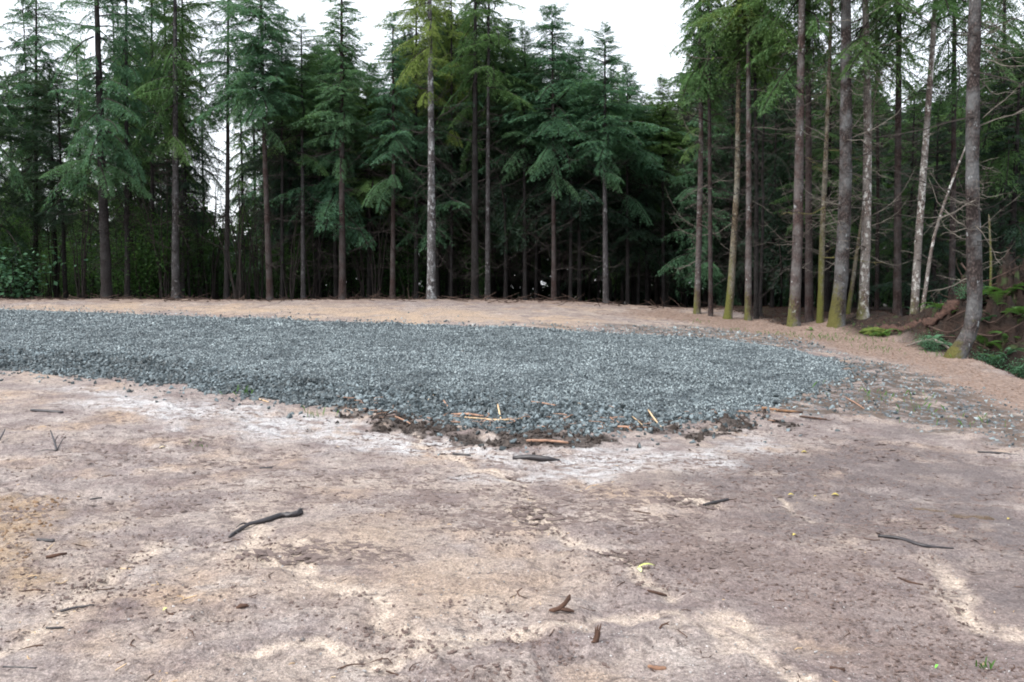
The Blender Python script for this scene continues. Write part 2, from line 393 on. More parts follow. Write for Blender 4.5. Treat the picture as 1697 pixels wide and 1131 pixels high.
LEAF = {
    'teal': mat_leaf("needles_teal", (.036, .096, .060), (.085, .190, .115), (.110, .200, .085)),
    'green': mat_leaf("needles_green", (.042, .100, .042), (.098, .195, .072), (.130, .200, .056)),
    'yellow': mat_leaf("needles_yellow_green", (.105, .160, .034), (.190, .250, .062), (.14, .2, .055)),
    'dark': mat_leaf("needles_deep_shade", (.008, .022, .016), (.018, .045, .030), (.022, .04, .022), .25),  # needle tone darkened to carry the shade inside the wood
    'broad': mat_leaf("broad_leaves", (.016, .048, .016), (.048, .115, .030), (.025, .07, .028), .45, .9),
    'bright': mat_leaf("bright_spring_leaves", (.09, .22, .02), (.16, .32, .04), (.14, .28, .03), .45, 1.0, .3),
    'fern': mat_leaf("fern_green", (.048, .115, .026), (.090, .195, .048), (.07, .14, .04), .35, 3),
    'salal': mat_leaf("salal_leaf", (.030, .085, .045), (.065, .15, .085), (.04, .1, .05), .2, 3),
}

# ------------------------------------------------------------------ ground sheet
def build_ground():
    yb = [-400, -120, -50, -22, -10, -4, -1, 0.6]
    yn = np.exp(np.linspace(math.log(1.6), math.log(33), 520))
    yf = [34, 35.5, 37, 39, 41.5, 45, 49, 54, 60, 68, 78, 90, 110, 140, 180, 250, 400, 700, 1300, 2500]
    Y = np.concatenate([yb, yn, yf])
    uc = np.linspace(-.78, .80, 640)
    U = np.concatenate([[-30, -12, -5, -2.5, -1.5, -1.15, -.95, -.85], uc, [.84, .9, .98, 1.1, 1.4, 2.5, 5, 12, 30]])
    wY = np.maximum(Y * .94 + .55, 3.0)
    XX = U[None, :] * wY[:, None]; YY = np.repeat(Y[:, None], len(U), 1)
    x, y = XX.ravel(), YY.ravel()
    z = height(x, y)
    far = sstep(95, 400, np.hypot(x, y)); z = z * (1 - far) + (-.2) * far
    ny, nx = len(Y), len(U)
    i = (np.arange(ny - 1)[:, None] * nx + np.arange(nx - 1)[None, :]).ravel()
    Q = np.stack([i, i + 1, i + nx + 1, i + nx], 1)
    def mask(P, a, b, f=1.2, amp=.35, seed=101):
        return sstep(a, b, poly_sd(x, y, P) + amp * fbm(x * f, y * f, seed, 4))
    A = {}
    A['gravel'] = sstep(-.06, .10, poly_sd(x, y, GRAVEL) + .22 * fbm(x * 1.7, y * 1.7, 71, 4, .7))
    A['mixed'] = mask(MIXED, -.3, .3, 1.6, .8, 103)
    A['mixed'] = np.maximum(A['mixed'], .8 * mask(MIXED2, -.4, .5, 1.0, 1.2, 103))
    A['lip'] = mask(SPILL, .05, .30, 4, .9, 105)
    se = side_of_edge(x, y)
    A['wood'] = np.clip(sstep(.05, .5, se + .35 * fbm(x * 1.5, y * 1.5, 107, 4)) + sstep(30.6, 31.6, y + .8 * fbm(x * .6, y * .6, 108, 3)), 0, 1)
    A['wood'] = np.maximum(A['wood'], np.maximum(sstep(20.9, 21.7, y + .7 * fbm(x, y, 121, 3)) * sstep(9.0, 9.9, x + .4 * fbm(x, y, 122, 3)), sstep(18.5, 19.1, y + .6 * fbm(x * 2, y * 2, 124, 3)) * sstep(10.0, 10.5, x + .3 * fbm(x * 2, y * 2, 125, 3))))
    A['duff'] = np.maximum(mask(DUFF, -.5, .5, 1.0, 1.0, 109), .8 * sstep(27.5, 30.2, y + 1.5 * fbm(x * .5, y * .8, 123, 4)))
    A['orange'] = mask(ORANGE, -.25, .25, 3, .5, 111)
    A['farsand'] = mask(FARSAND, -1.0, 1.5, .6, 2.5, 113)
    tan = W([(420, 890), (650, 850), (900, 860), (1010, 950), (960, 1020), (700, 1045), (480, 1010)])
    A['farsand'] = np.maximum(A['farsand'], .55 * mask(tan, -.2, .3, 2, .5, 141))
    A['mauve'] = mask(MAUVE, -.35, .35, 2, .8, 115)
    A['wet'] = mask(DARKWET, -.5, .5, 1.5, 1.2, 117)
    A['pale'] = mask(PALE, -.3, .45, 1.5, .8, 119)
    sd = np.zeros_like(x)
    for P, wd in RILLS:
        d = line_d(x + .10 * fbm(x * 3, y * 3, 131, 3), y + .14 * fbm(x * 3, y * 3, 137, 3), P)
        sd = np.maximum(sd, (1 - sstep(wd * .1, wd * 2.0, d + .9 * wd * fbm(x * 5, y * 5, 139, 4))))
    A['sand'] = sd
    pd = np.zeros_like(x)
    for P in PUDDLES:
        d = line_d(x, y + .03 * fbm(x * 6, y * 6, 151, 2), P); pd = np.maximum(pd, 1 - sstep(.03, .05, d))
    A['puddle'] = pd
    z = z - .012 * sd - .012 * pd
    me = mesh_np("ground", np.stack([x, y, z], 1), Q=Q, mats=[M_ground], smooth=True, attrs=A)
    return tag(link("ground", me), "pinkish brown bare dirt clearing with pale sandy rills", kind='structure')
ground = build_ground()

# ------------------------------------------------------------------ scatter by geometry nodes
def scatter(name, pts, rots, scls, mat, nvar=5, jitter=.55, squash=(1, 1, 1), label=None, subdiv=1):
    me = mesh_np(name, pts, attrs={'rot': rots, 'scl': scls})
    vi = me.attributes.new('vidx', 'INT', 'POINT'); vi.data.foreach_set('value', rng.integers(0, nvar, len(pts)).astype(np.int32))
    o = link(name, me)
    g = bpy.data.node_groups.new(name + "_scatter", 'GeometryNodeTree')
    g.interface.new_socket("Geometry", in_out='INPUT', socket_type='NodeSocketGeometry')
    g.interface.new_socket("Geometry", in_out='OUTPUT', socket_type='NodeSocketGeometry')
    N = g.nodes.new; L = g.links.new
    gi, go = N("NodeGroupInput"), N("NodeGroupOutput")
    iop = N("GeometryNodeInstanceOnPoints"); iop.inputs['Pick Instance'].default_value = True
    join = N("GeometryNodeJoinGeometry")
    for k in range(nvar):
        ico = N("GeometryNodeMeshIcoSphere"); ico.inputs['Radius'].default_value = .5; ico.inputs['Subdivisions'].default_value = subdiv
        rv = N("FunctionNodeRandomValue"); rv.data_type = 'FLOAT_VECTOR'
        rv.inputs[0].default_value = (-.5 * jitter,) * 3; rv.inputs[1].default_value = (.5 * jitter,) * 3
        rv.inputs['Seed'].default_value = 11 + k * 7
        sp = N("GeometryNodeSetPosition"); L(ico.outputs[0], sp.inputs[0]); L(rv.outputs[0], sp.inputs['Offset'])
        hull = N("GeometryNodeConvexHull"); L(sp.outputs[0], hull.inputs[0])
        tr = N("GeometryNodeTransform"); L(hull.outputs[0], tr.inputs[0]); tr.inputs['Scale'].default_value = tuple(q * .78 for q in squash)
        sm = N("GeometryNodeSetMaterial"); L(tr.outputs[0], sm.inputs[0]); sm.inputs['Material'].default_value = mat
        ti = N("GeometryNodeGeometryToInstance"); L(sm.outputs[0], ti.inputs[0]); L(ti.outputs[0], join.inputs[0])
    L(gi.outputs[0], iop.inputs['Points']); L(join.outputs[0], iop.inputs['Instance'])
    for an, sock, dt in (('rot', 'Rotation', 'FLOAT_VECTOR'), ('scl', 'Scale', 'FLOAT_VECTOR'), ('vidx', 'Instance Index', 'INT')):
        na = N("GeometryNodeInputNamedAttribute"); na.data_type = dt; na.inputs[0].default_value = an
        if an == 'rot':
            er = N("FunctionNodeEulerToRotation"); L(na.outputs[0], er.inputs[0]); L(er.outputs[0], iop.inputs[sock])
        else: L(na.outputs[0], iop.inputs[sock])
    L(iop.outputs[0], go.inputs[0])
    md = o.modifiers.new("scatter", 'NODES'); md.node_group = g
    me.materials.append(mat)
    return tag(o, label, kind='stuff')

def in_view(x, y, m=1.15):
    return np.abs(x) < (y * .66 * m + .6)

def gravel_points():
    P, S = [], []
    def zone(y0, y1, step, smin, smax, cond):
        xs = np.arange(-19, 9, step); ys = np.arange(y0, y1, step)
        X, Y = np.meshgrid(xs, ys); X = X.ravel() + rng.uniform(-.6, .6, X.size) * step; Y = Y.ravel() + rng.uniform(-.6, .6, Y.size) * step
        k = in_view(X, Y); X, Y = X[k], Y[k]
        k = cond(X, Y); X, Y = X[k], Y[k]
        s = rng.uniform(smin, smax, len(X)) * (1 + .5 * (rng.random(len(X)) < .08))
        P.append(np.stack([X, Y], 1)); S.append(s)
    def sd(X, Y): return poly_sd(X, Y, GRAVEL) + .22 * fbm(X * 1.7, Y * 1.7, 71, 4, .7)
    def co(X, Y): return poly_sd(X, Y, COARSE) + .3 * fbm(X * 1.1, Y * 1.1, 73, 3)
    zone(8, 14.5, .030, .022, .042, lambda X, Y: (sd(X, Y) > -.02) & (co(X, Y) < .05))
    zone(14.5, 19, .036, .024, .044, lambda X, Y: (sd(X, Y) > -.02) & (co(X, Y) < .05))
    zone(19, 27, .058, .036, .062, lambda X, Y: (sd(X, Y) > -.02))
    zone(8, 19, .042, .036, .072, lambda X, Y: (sd(X, Y) > -.06) & (co(X, Y) > -.15))
    # thinning spill on to the dirt
    zone(7.5, 17, .075, .035, .085, lambda X, Y: (sd(X, Y) > -1.2) & (sd(X, Y) <= 0) & (rng.random(len(X)) < .75 * np.exp(np.minimum(sd(X, Y), 0) / .26)))
    zone(19, 28, .10, .045, .08, lambda X, Y: (sd(X, Y) <= -.02) & (rng.random(len(X)) < .5 * np.exp(np.minimum(sd(X, Y), 0) / .5)))
    zone(17, 27, .10, .035, .07, lambda X, Y: (sd(X, Y) < 0) & (poly_sd(X, Y, MIXED2) + .9 * fbm(X, Y * 2, 103, 4) > 0) & (rng.random(len(X)) < .45))
    mixd = lambda X, Y: poly_sd(X, Y, MIXED) + .8 * fbm(X * 1.6, Y * 1.6, 103, 4)
    zone(8, 20, .080, .022, .060, lambda X, Y: (mixd(X, Y) > -.2) & (sd(X, Y) < 0) & (rng.random(len(X)) < .34))
    C = [np.full(len(q), i in (3, 4)) for i, q in enumerate(P)]
    return np.concatenate(P), np.concatenate(S), np.concatenate(C)
gp, gs, gc = gravel_points()
n = len(gp)
print("gravel stones", n)
z = height(gp[:, 0], gp[:, 1]) + gs * rng.uniform(-.10, .18, n)
gr = rng.uniform(0, 6.28, (n, 3)) * np.array([.2, .2, 1]); gsc = np.stack([gs * rng.uniform(.8, 1.25, n), gs * rng.uniform(.8, 1.25, n), gs * rng.uniform(.45, .85, n)], 1)
gp3 = np.column_stack([gp, z]); k = ~gc
scatter("gravel", gp3[k], gr[k], gsc[k], M_stone, 7, label="fine blue grey crushed rock gravel spread over the pad")
scatter("coarse_gravel", gp3[gc], gr[gc] * np.array([2.2, 2.2, 1]), gsc[gc], M_rock, 7, label="coarser dark wet stones along the front edge of the gravel pad")
# churned clods in the soil lip
x = rng.uniform(-4, 5, 26000); y = rng.uniform(7.3, 12.5, 26000)
k = poly_sd(x, y, SPILL) + .9 * fbm(x * 4, y * 4, 105, 4) + rng.normal(0, .1, len(x)) > .16; x, y = x[k], y[k]; s = .012 + .075 * rng.random(len(x)) ** 3; m_ = len(x)
scatter("soil_clods", np.column_stack([x, y, height(x, y) + s * .1]), rng.uniform(0, 6.28, (m_, 3)), np.stack([s, s, s * .7], 1), mat_plain("wet_soil_clod", (.055, .042, .036), (.022, .018, .016), .8), 6, .8, (1, .9, .7),
        "dark churned clods of soil along the gravel's front lip")

# the largest stones, one by one
def rock_mesh(k):
    bm = bmesh.new(); r = random.Random(100 + k)
    for _ in range(15):
        v = Vector((r.gauss(0, 1), r.gauss(0, 1), r.gauss(0, 1))).normalized() * r.uniform(.38, .55)
        bm.verts.new((v.x * 1.15, v.y * .9, v.z * .62))
    res = bmesh.ops.convex_hull(bm, input=bm.verts)
    bmesh.ops.delete(bm, geom=[g for g in set(res['geom_interior']) | set(res['geom_unused']) if isinstance(g, bmesh.types.BMVert)], context='VERTS')
    me = bpy.data.meshes.new("stone"); bm.to_mesh(me); bm.free(); me.materials.append(M_rock); return me
ROCKS = [rock_mesh(k) for k in range(10)]
cnt = 0; placed = []
gravel_bed_root = ground
while cnt < 285:
    px = rnd.uniform(150, 1360)
    i = rnd.random()
    fy = np.interp(px, [0, 120, 250, 350, 420, 500, 600, 690, 760, 850, 950, 1050, 1150, 1250, 1400], [608, 616, 628, 642, 652, 664, 674, 688, 704, 716, 718, 708, 696, 682, 640])
    py = fy - abs(rnd.gauss(0, 24)) + rnd.uniform(-2, 12)
    p = at0(px, py); s = rnd.uniform(.055, .10) * (.8 if px < 400 else 1)
    if any((p[0] - q[0]) ** 2 + (p[1] - q[1]) ** 2 < (.42 * (s + q[2])) ** 2 for q in placed): continue
    placed.append((p[0], p[1], s)); cnt += 1
    link("stone", ROCKS[cnt % 10], ground, (p[0], p[1], gz(p[0], p[1]) + s * rnd.uniform(.10, .25)),
         (rnd.uniform(-.35, .35), rnd.uniform(-.35, .35), rnd.uniform(0, 6.28)), (s, s, s * rnd.uniform(.8, 1.1)))

# pebbles, crumbs of soil, bark litter on the bare dirt
def dirt_scatter(N, y0, y1, smin, smax, bias, seed):
    u = rng.random(N); y = 1 / (1 / y0 + u * (1 / y1 - 1 / y0)); x = rng.uniform(-.72, .72, N) * (y + .4)
    k = (poly_sd(x, y, GRAVEL) < .0) & (side_of_edge(x, y) < 0) & (fbm(x * 1.1, y * 1.6, seed, 4) + rng.normal(0, .09, N) > bias)
    x, y = x[k], y[k]; s = smin + (smax - smin) * rng.random(len(x)) ** 4
    return x, y, s
for nm, N, smin, smax, bias, mat, squash, lab, seed in (
        ("pebbles", 12000, .003, .020, .05, M_pebble, (1, .8, .6), "small pale pebbles strewn over the bare dirt", 201),
        ("soil_crumbs", 60000, .003, .034, .10, mat_plain("soil_crumb", (.16, .118, .105), (.085, .062, .056), .9), (1, .85, .6), "dark crumbs and clods of soil on the dirt", 203),
        ("bark_litter", 14000, .008, .06, .10, mat_plain("bark_chip", (.075, .048, .038), (.03, .02, .018), .85), (1, .22, .14), "brown bark chips and twig bits littering the dirt", 205)):
    x, y, s = dirt_scatter(N, 2.6, 16, smin, smax, bias, seed)
    n = len(x)
    scatter(nm, np.column_stack([x, y, height(x, y) + s * squash[2] * .15]), np.column_stack([rng.uniform(-.3, .3, (n, 2)), rng.uniform(0, 6.28, n)]),
            np.stack([s, s * rng.uniform(.7, 1.2, n), s * rng.uniform(.6, 1.2, n)], 1), mat, 5, .5, squash, lab)
N = 60000; y = 1 / (1 / 4.5 + rng.random(N) * (1 / 15 - 1 / 4.5)); x = rng.uniform(-.72, .72, N) * (y + .4)
k = (poly_sd(x, y, GRAVEL) < -.1) & (side_of_edge(x, y) < -.4) & (poly_sd(x, y, DUFF) < 0) & (fbm(x * .8, y * 1.9, 303, 5, .6) + rng.normal(0, .10, N) > .24 - .12 * (poly_sd(x, y, DARKWET) > 0) - .08 * (poly_sd(x, y, GRAVEL) > -1.2))
x, y = x[k], y[k]; s = .012 + .075 * rng.random(len(x)) ** 3.5; n = len(x)
scatter("dirt_clods", np.column_stack([x, y, height(x, y) - s * .04]), np.column_stack([rng.uniform(-.25, .25, (n, 2)), rng.uniform(-.5, .5, n)]), np.stack([s * 1.3, s * .8, s * .6], 1), mat_plain("damp_clod", (.17, .135, .125), (.085, .064, .058), .85), 6, .7, (1, .8, .5),
        "flat damp clods of dirt in streaks over the clearing")
# orange clods at the left edge
x = rng.uniform(-5.5, -2.6, 2600); y = rng.uniform(3.6, 6.5, 2600)
k = poly_sd(x, y, ORANGE) + .4 * fbm(x * 3, y * 3, 7, 3) > 0; x, y = x[k], y[k]; s = rng.uniform(.008, .045, len(x)); n = len(x)
scatter("orange_clods", np.column_stack([x, y, height(x, y)]), rng.uniform(0, 6.28, (n, 3)), np.stack([s, s, s * .7], 1), mat_plain("orange_clod", (.27, .18, .11), (.15, .10, .07), .9), 5, .5, (1, .9, .7),
        "crumbly orange clay clods at the left edge")
# needles and bark duff on the right-hand margin, and forest floor litter
x = rng.uniform(1, 13, 60000); y = rng.uniform(10, 31, 60000)
k = (poly_sd(x, y, DUFF) + 1.0 * fbm(x, y, 109, 4) > -.2) & (side_of_edge(x, y) < .4) & (poly_sd(x, y, GRAVEL) < -.1) & (rng.random(len(x)) < .5); x, y = x[k], y[k]; s = rng.uniform(.02, .08, len(x)); n = len(x)
scatter("bark_duff", np.column_stack([x, y, height(x, y) + .004]), np.column_stack([rng.uniform(-.5, .5, (n, 2)), rng.uniform(0, 6.28, n)]), np.stack([s, s, s], 1), mat_plain("duff_chip", (.27, .185, .14), (.12, .08, .065), .9), 5, .5, (1, .3, .16),
        "russet needle and bark duff on the clearing margin")
x = rng.uniform(5, 22, 30000); y = rng.uniform(12, 34, 30000)
k = ((side_of_edge(x, y) > .1) | ((x > 10.4) & (y > 19.4))) & (x < y * .75); x, y = x[k], y[k]; s = rng.uniform(.03, .13, len(x)); n = len(x)
scatter("forest_litter", np.column_stack([x, y, height(x, y) + .01]), np.column_stack([rng.uniform(-.9, .9, (n, 2)), rng.uniform(0, 6.28, n)]), np.stack([s, s, s], 1), mat_plain("forest_chip", (.058, .028, .020), (.018, .011, .009), .9), 5, .5, (1, .3, .22),
        "red brown rotting litter on the forest floor")

# ------------------------------------------------------------------ tubes, trunks
def tube(path, rad, n=8, wob=0.0, seed=0, cap=True):
    """-> V, T, Q of one tube along path"""
    P = np.asarray(path, float); rad = np.asarray(rad, float); m = len(P)
    tan = np.gradient(P, axis=0); tan /= np.linalg.norm(tan, axis=1)[:, None] + 1e-9
    ref = np.array([0., 1., 0.]) if abs(tan[0][1]) < .8 else np.array([1., 0., 0.])
    a = np.cross(tan, ref); a /= np.linalg.norm(a, axis=1)[:, None] + 1e-9
    b = np.cross(tan, a)
    ang = np.linspace(0, 2 * np.pi, n, endpoint=False)
    rr = rad[:, None] * np.ones((m, n))
    if wob: rr = rr * (1 + wob * 2 * vnoise(np.repeat(np.arange(m)[:, None] * .7, n, 1) + seed * 3.1, np.repeat((np.cos(ang) * 1.5)[None, :] + 7, m, 0) + np.sin(ang)[None, :] * 1.9, seed))
    V = (P[:, None, :] + rr[:, :, None] * (np.cos(ang)[None, :, None] * a[:, None, :] + np.sin(ang)[None, :, None] * b[:, None, :])).reshape(-1, 3)
    i = (np.arange(m - 1)[:, None] * n + np.arange(n)[None, :]).ravel(); j = (np.arange(m - 1)[:, None] * n + (np.arange(n)[None, :] + 1) % n).ravel()
    Q = np.stack([i, j, j + n, i + n], 1)
    T = np.zeros((0, 3), int)
    if cap:
        V = np.vstack([V, P[0], P[-1]]); c0, c1 = len(V) - 2, len(V) - 1
        k = np.arange(n); k2 = (k + 1) % n
        T = np.vstack([np.stack([k2, k, np.full(n, c0)], 1), np.stack([(m - 1) * n + k, (m - 1) * n + k2, np.full(n, c1)], 1)])
    return V, T, Q
class Acc:
    def __init__(s): s.V = []; s.T = []; s.Q = []; s.tm = []; s.qm = []; s.n = 0
    def add(s, VTQ, mi=0):
        V, T, Q = VTQ; s.V.append(V); s.T.append(np.asarray(T, int).reshape(-1, 3) + s.n); s.Q.append(np.asarray(Q, int).reshape(-1, 4) + s.n)
        s.tm.append(np.full(len(s.T[-1]), mi)); s.qm.append(np.full(len(s.Q[-1]), mi)); s.n += len(V)
    def mesh(s, name, mats, smooth=False):
        return mesh_np(name, np.vstack(s.V), np.vstack(s.T), np.vstack(s.Q), mats, np.concatenate(s.tm), np.concatenate(s.qm), smooth)
NOQ = np.zeros((0, 4), int); NOT = np.zeros((0, 3), int)

def trunk_mesh(name, H, r0, bark, path=None, flare=.35, sides=14, seed=0, ring=.35, rtop=.25):
    zs = np.concatenate([[-.35, -.1, .0, .08, .18, .32, .5, .75], np.arange(1.0, H, ring), [H]])
    if path is None:
        w = np.cumsum(np.random.default_rng(seed).normal(0, .012, (len(zs), 2)), 0); path_xy = w - w[2]
    else:
        pz = np.array([p[2] for p in path]); path_xy = np.stack([np.interp(zs, pz, [p[0] for p in path]), np.interp(zs, pz, [p[1] for p in path])], 1)
        for _ in range(2):
            sm_ = path_xy.copy(); sm_[1:-1] = (path_xy[:-2] + 2 * path_xy[1:-1] + path_xy[2:]) / 4; path_xy = sm_
    t = np.clip(zs / H, 0, 1)
    rad = r0 * (1 - t * (1 - rtop)) * (1 + flare * np.exp(-np.clip(zs + .1, 0, 9) / .28))
    rad[-1] *= .3
    P = np.column_stack([path_xy, zs])
    V, T, Q = tube(P, rad, sides, .09, seed)
    return mesh_np(name, V, T, Q, [bark], smooth=True), P

# ------------------------------------------------------------------ boughs and crowns
def bough(L, seed, rise=.15, droop=.35, sstp=.09, tstp=.085, cl=.17, cw=.052, hang=.5, wide=.42):
    g = np.random.default_rng(seed); V = []; 
    ss = np.arange(.12 * L, L, sstp)
    def axis(s): return np.stack([s, .06 * L * np.sin(s * 2.1 / L + seed), rise * s - droop * s * s / L], -1)
    base, dirs, lens, wid = [], [], [], []
    for s in ss:
        for side in (-1, 1):
            if g.random() < .16 + .2 * (s < .35 * L): continue
            f = s / L
            tl = L * wide * (1 - f) ** .6 * min(1, .35 + f * 2.2) * g.uniform(.35, 1.25) + .06
            a = side * R(g.uniform(48, 70)); d0 = np.array([math.cos(a), math.sin(a), g.uniform(-.1, .15)])
            o = axis(np.array([s]))[0]
            ts = np.arange(.04, tl, tstp)
            for t in ts:
                p = o + d0 * t + np.array([0, 0, -hang * t * t / max(tl, .3)])
                for sd in (-1, 1, .25):
                    b = a + sd * R(g.uniform(18, 62)); zz = g.uniform(-.75, .15) - hang * .7 * t - (.6 if sd == .25 else 0)
                    d = np.array([math.cos(b), math.sin(b), zz]); d /= np.linalg.norm(d)
                    base.append(p); dirs.append(d); lens.append(cl * g.uniform(.6, 1.25)); wid.append(cw * g.uniform(.7, 1.3))
    base = np.array(base); dirs = np.array(dirs); lens = np.array(lens); wid = np.array(wid)
    up = g.normal(0, 1, base.shape); sdv = np.cross(dirs, up); sdv /= np.linalg.norm(sdv, axis=1)[:, None] + 1e-9
    m = base + dirs * (lens * .4)[:, None]
    V = np.stack([base, m + sdv * wid[:, None] * .5, base + dirs * lens[:, None], m - sdv * wid[:, None] * .5], 1)
    n = len(base)
    Q = np.arange(n * 4).reshape(n, 4)
    ax = axis(np.linspace(0, L * .97, 6))
    tb = tube(ax, np.linspace(.028, .005, 6) * (L / 2) ** .5, 3, cap=False)
    return (V.reshape(-1, 3), NOT, Q), tb

def place(VTQ, pos, az_, tilt=0., s=1.):
    V, T, Q = VTQ; ca, sa = math.cos(az_), math.sin(az_); ct, st = math.cos(tilt), math.sin(tilt)
    x = V[:, 0] * ct - V[:, 2] * st; z = V[:, 0] * st + V[:, 2] * ct; y = V[:, 1]
    return (np.stack([x * ca - y * sa, x * sa + y * ca, z], 1) * s + np.asarray(pos), T, Q)

BOUGH = {}
for L in (.5, .9, 1.4, 2.0, 2.7):
    k = {.5: (.05, .055, .10, .020), .9: (.062, .058, .12, .022), 1.4: (.075, .066, .135, .024), 2.0: (.088, .074, .15, .026), 2.7: (.10, .082, .165, .028)}[L]
    BOUGH[L] = [bough(L, 31 * i + int(L * 10), (.18, .05, .3)[i % 3], (.34, .5, .25)[i % 3], *k, hang=(.9, 1.3, .6)[i % 3], wide=(.30, .24, .36)[i % 3]) for i in range(4)]
def pick_bough(L, g):
    key = min(BOUGH, key=lambda q: abs(q - L)); return BOUGH[key][g.integers(4)], L / key

def crown_mesh(name, H, Rm, leaf, seed, nper=6, dz=.34, shape=.85, droop=.0, gap=.15, topr=.12, bottom=0.0):
    """crown of height H, origin at its foot; bottom: how far the lowest boughs thin out"""
    g = np.random.default_rng(seed); A = Acc(); z = .1
    while z < H - .12:
        t = z / H
        Lr = Rm * ((1 - t) ** shape) * (1 - bottom * max(0, .22 - t) / .22) + topr
        for k in range(max(3, int(round(nper * (1 - .35 * t))))):
            if g.random() < gap * (1 - t): continue
            L = Lr * (g.uniform(.45, 1.0) + (.45 if g.random() < .14 else 0))
            (lf, tb), s = pick_bough(L, g)
            az_ = g.uniform(0, 6.283); tilt = R(-20 - droop * 20 + 62 * t ** 1.3) + g.normal(0, .24)
            pos = (g.normal(0, .05), g.normal(0, .05), z + g.uniform(-.4, .4))
            A.add(place(lf, pos, az_, tilt, s), 0); A.add(place(tb, pos, az_, tilt, s), 1)
        z += dz * g.uniform(.75, 1.25) * (1 - .45 * t)
    (lf, tb), s = pick_bough(.5, g)
    for k in range(4): A.add(place(lf, (0, 0, H - .45), g.uniform(0, 6.28), R(80), 1), 0)
    return A.mesh(name, [leaf, M_twig])

def dead_branch(L, seed, curve=.25, n=3, sub=4):
    g = np.random.default_rng(seed); A = Acc()
    s = np.linspace(0, L, 7); ph = g.uniform(0, 6)
    ax = np.stack([s, .07 * L * np.sin(s / L * 3 + ph), curve * L * (s / L) ** 2 * g.choice([-1, 1, 1]) - .12 * s], 1)
    ax[1:] += np.cumsum(g.normal(0, .028 * L, (6, 3)), 0)
    A.add(tube(ax, np.linspace(.013, .003, 7) * (L ** .5), n, cap=False))
    for k in range(int(sub * 2.2)):
        i = g.integers(1, 6); p = ax[i]; a = g.choice([-1, 1]) * R(g.uniform(35, 75)); l = L * g.uniform(.10, .45) * (1 - i / 9)
        q = np.stack([p + np.array([math.cos(a), math.sin(a), 0]) * l * f + np.array([0, 0, g.uniform(-.25, .3) * l * f * f]) for f in (0, .5, 1)])
        A.add(tube(q, [.006, .004, .002], 3, cap=False))
    return A
DEADA = [dead_branch(L, 500 + i, curve=c, sub=sb) for i, (L, c, sb) in enumerate([(1.0, .2, 4), (1.4, -.3, 5), (1.8, .3, 6), (2.3, .35, 7), (1.2, -.15, 4), (2.0, .15, 7), (2.8, .4, 8), (.6, .1, 2)])]
def dead_one(i): A = DEADA[i]; return np.vstack(A.V), np.vstack(A.T), np.vstack(A.Q)
def deadwood_mesh(name, z0, z1, n, seed, mat, smin=.4, smax=1.0, r=0.0):
    g = np.random.default_rng(seed); A = Acc()
    for k in range(n):
        z = z0 + (z1 - z0) * g.random(); A.add(place(dead_one(g.integers(len(DEADA))), (0, 0, z), g.uniform(0, 6.28), R(g.uniform(-25, 25)), g.uniform(smin, smax)))
    return A.mesh(name, [mat])
DEAD_MESH = [mesh_np("branch", *dead_one(i), [M_twigpale]) for i in range(len(DEADA))]
DEAD_MOSS = [mesh_np("branch", *dead_one(i), [M_twigmoss]) for i in range(len(DEADA))]
DEAD_DARK = [mesh_np("branch", *dead_one(i), [M_twig]) for i in range(len(DEADA))]
TWIGS = [deadwood_mesh("dead_twigs", 0, 5.0, 60, 700 + i, M_twig, .3, .75) for i in range(3)]
TWIGS_P = [deadwood_mesh("dead_twigs", 0, 5.0, 70, 710 + i, (M_twigpale, M_twig, M_twig)[i], .25, .7) for i in range(3)]

# crown variants: (mesh, height)
def variants(leaf):
    return {
        'slim': (crown_mesh("crown", 6.0, 1.35, leaf, 11, 7, .22, .80, 0, .10), 6.0),
        'full': (crown_mesh("crown", 6.5, 2.2, leaf, 12, 7, .26, .72, .3, .26), 6.5),
        'wide': (crown_mesh("crown", 7.5, 2.8, leaf, 13, 7, .30, .65, .5, .28), 7.5),
        'shag': (crown_mesh("crown", 7.0, 2.3, leaf, 15, 7, .27, .58, .6, .30), 7.0),
        'airy': (crown_mesh("crown", 8.0, 2.5, leaf, 17, 4, .33, .50, .5, .36, .4), 8.0),
        'airy2': (crown_mesh("crown", 8.0, 2.1, leaf, 18, 4, .31, .45, .7, .40, .35), 8.0),
        'mid': (crown_mesh("crown", 6.5, 1.8, leaf, 16, 7, .26, .80, .2, .24), 6.5),
        'thin': (crown_mesh("crown", 7.0, 1.7, leaf, 14, 5, .30, .70, .3, .25), 7.0)}
BASEV = variants(LEAF['teal'])
def recolor(me, leaf):
    m = me.copy(); m.materials[0] = leaf; return m
CROWN = {c: BASEV for c in ('teal', 'green', 'yellow', 'dark')}
def paint(o, c):
    """the individual's needle colour, painted shade tone included, over the shared mesh"""
    o.material_slots[0].link = 'OBJECT'; o.material_slots[0].material = LEAF[c]; return o
BOUGHM = []
for L in (2.0, 2.7):
    for i in range(3):
        A = Acc(); lf, tb = bough(L, 900 + i + int(L * 3), .12, .42, .06, .05, .14, .022, 1.3, .24); A.add(lf, 0); A.add(tb, 1)
        m = A.mesh("bough", [LEAF['teal'], M_twig])
        BOUGHM.append(m)

def sky_h(px, py_top, Y): d = ray(px, py_top); return CAM_Z + d[2] / d[1] * Y
def x_at(px, py, Y): d = ray(px, py); return d[0] / d[1] * Y

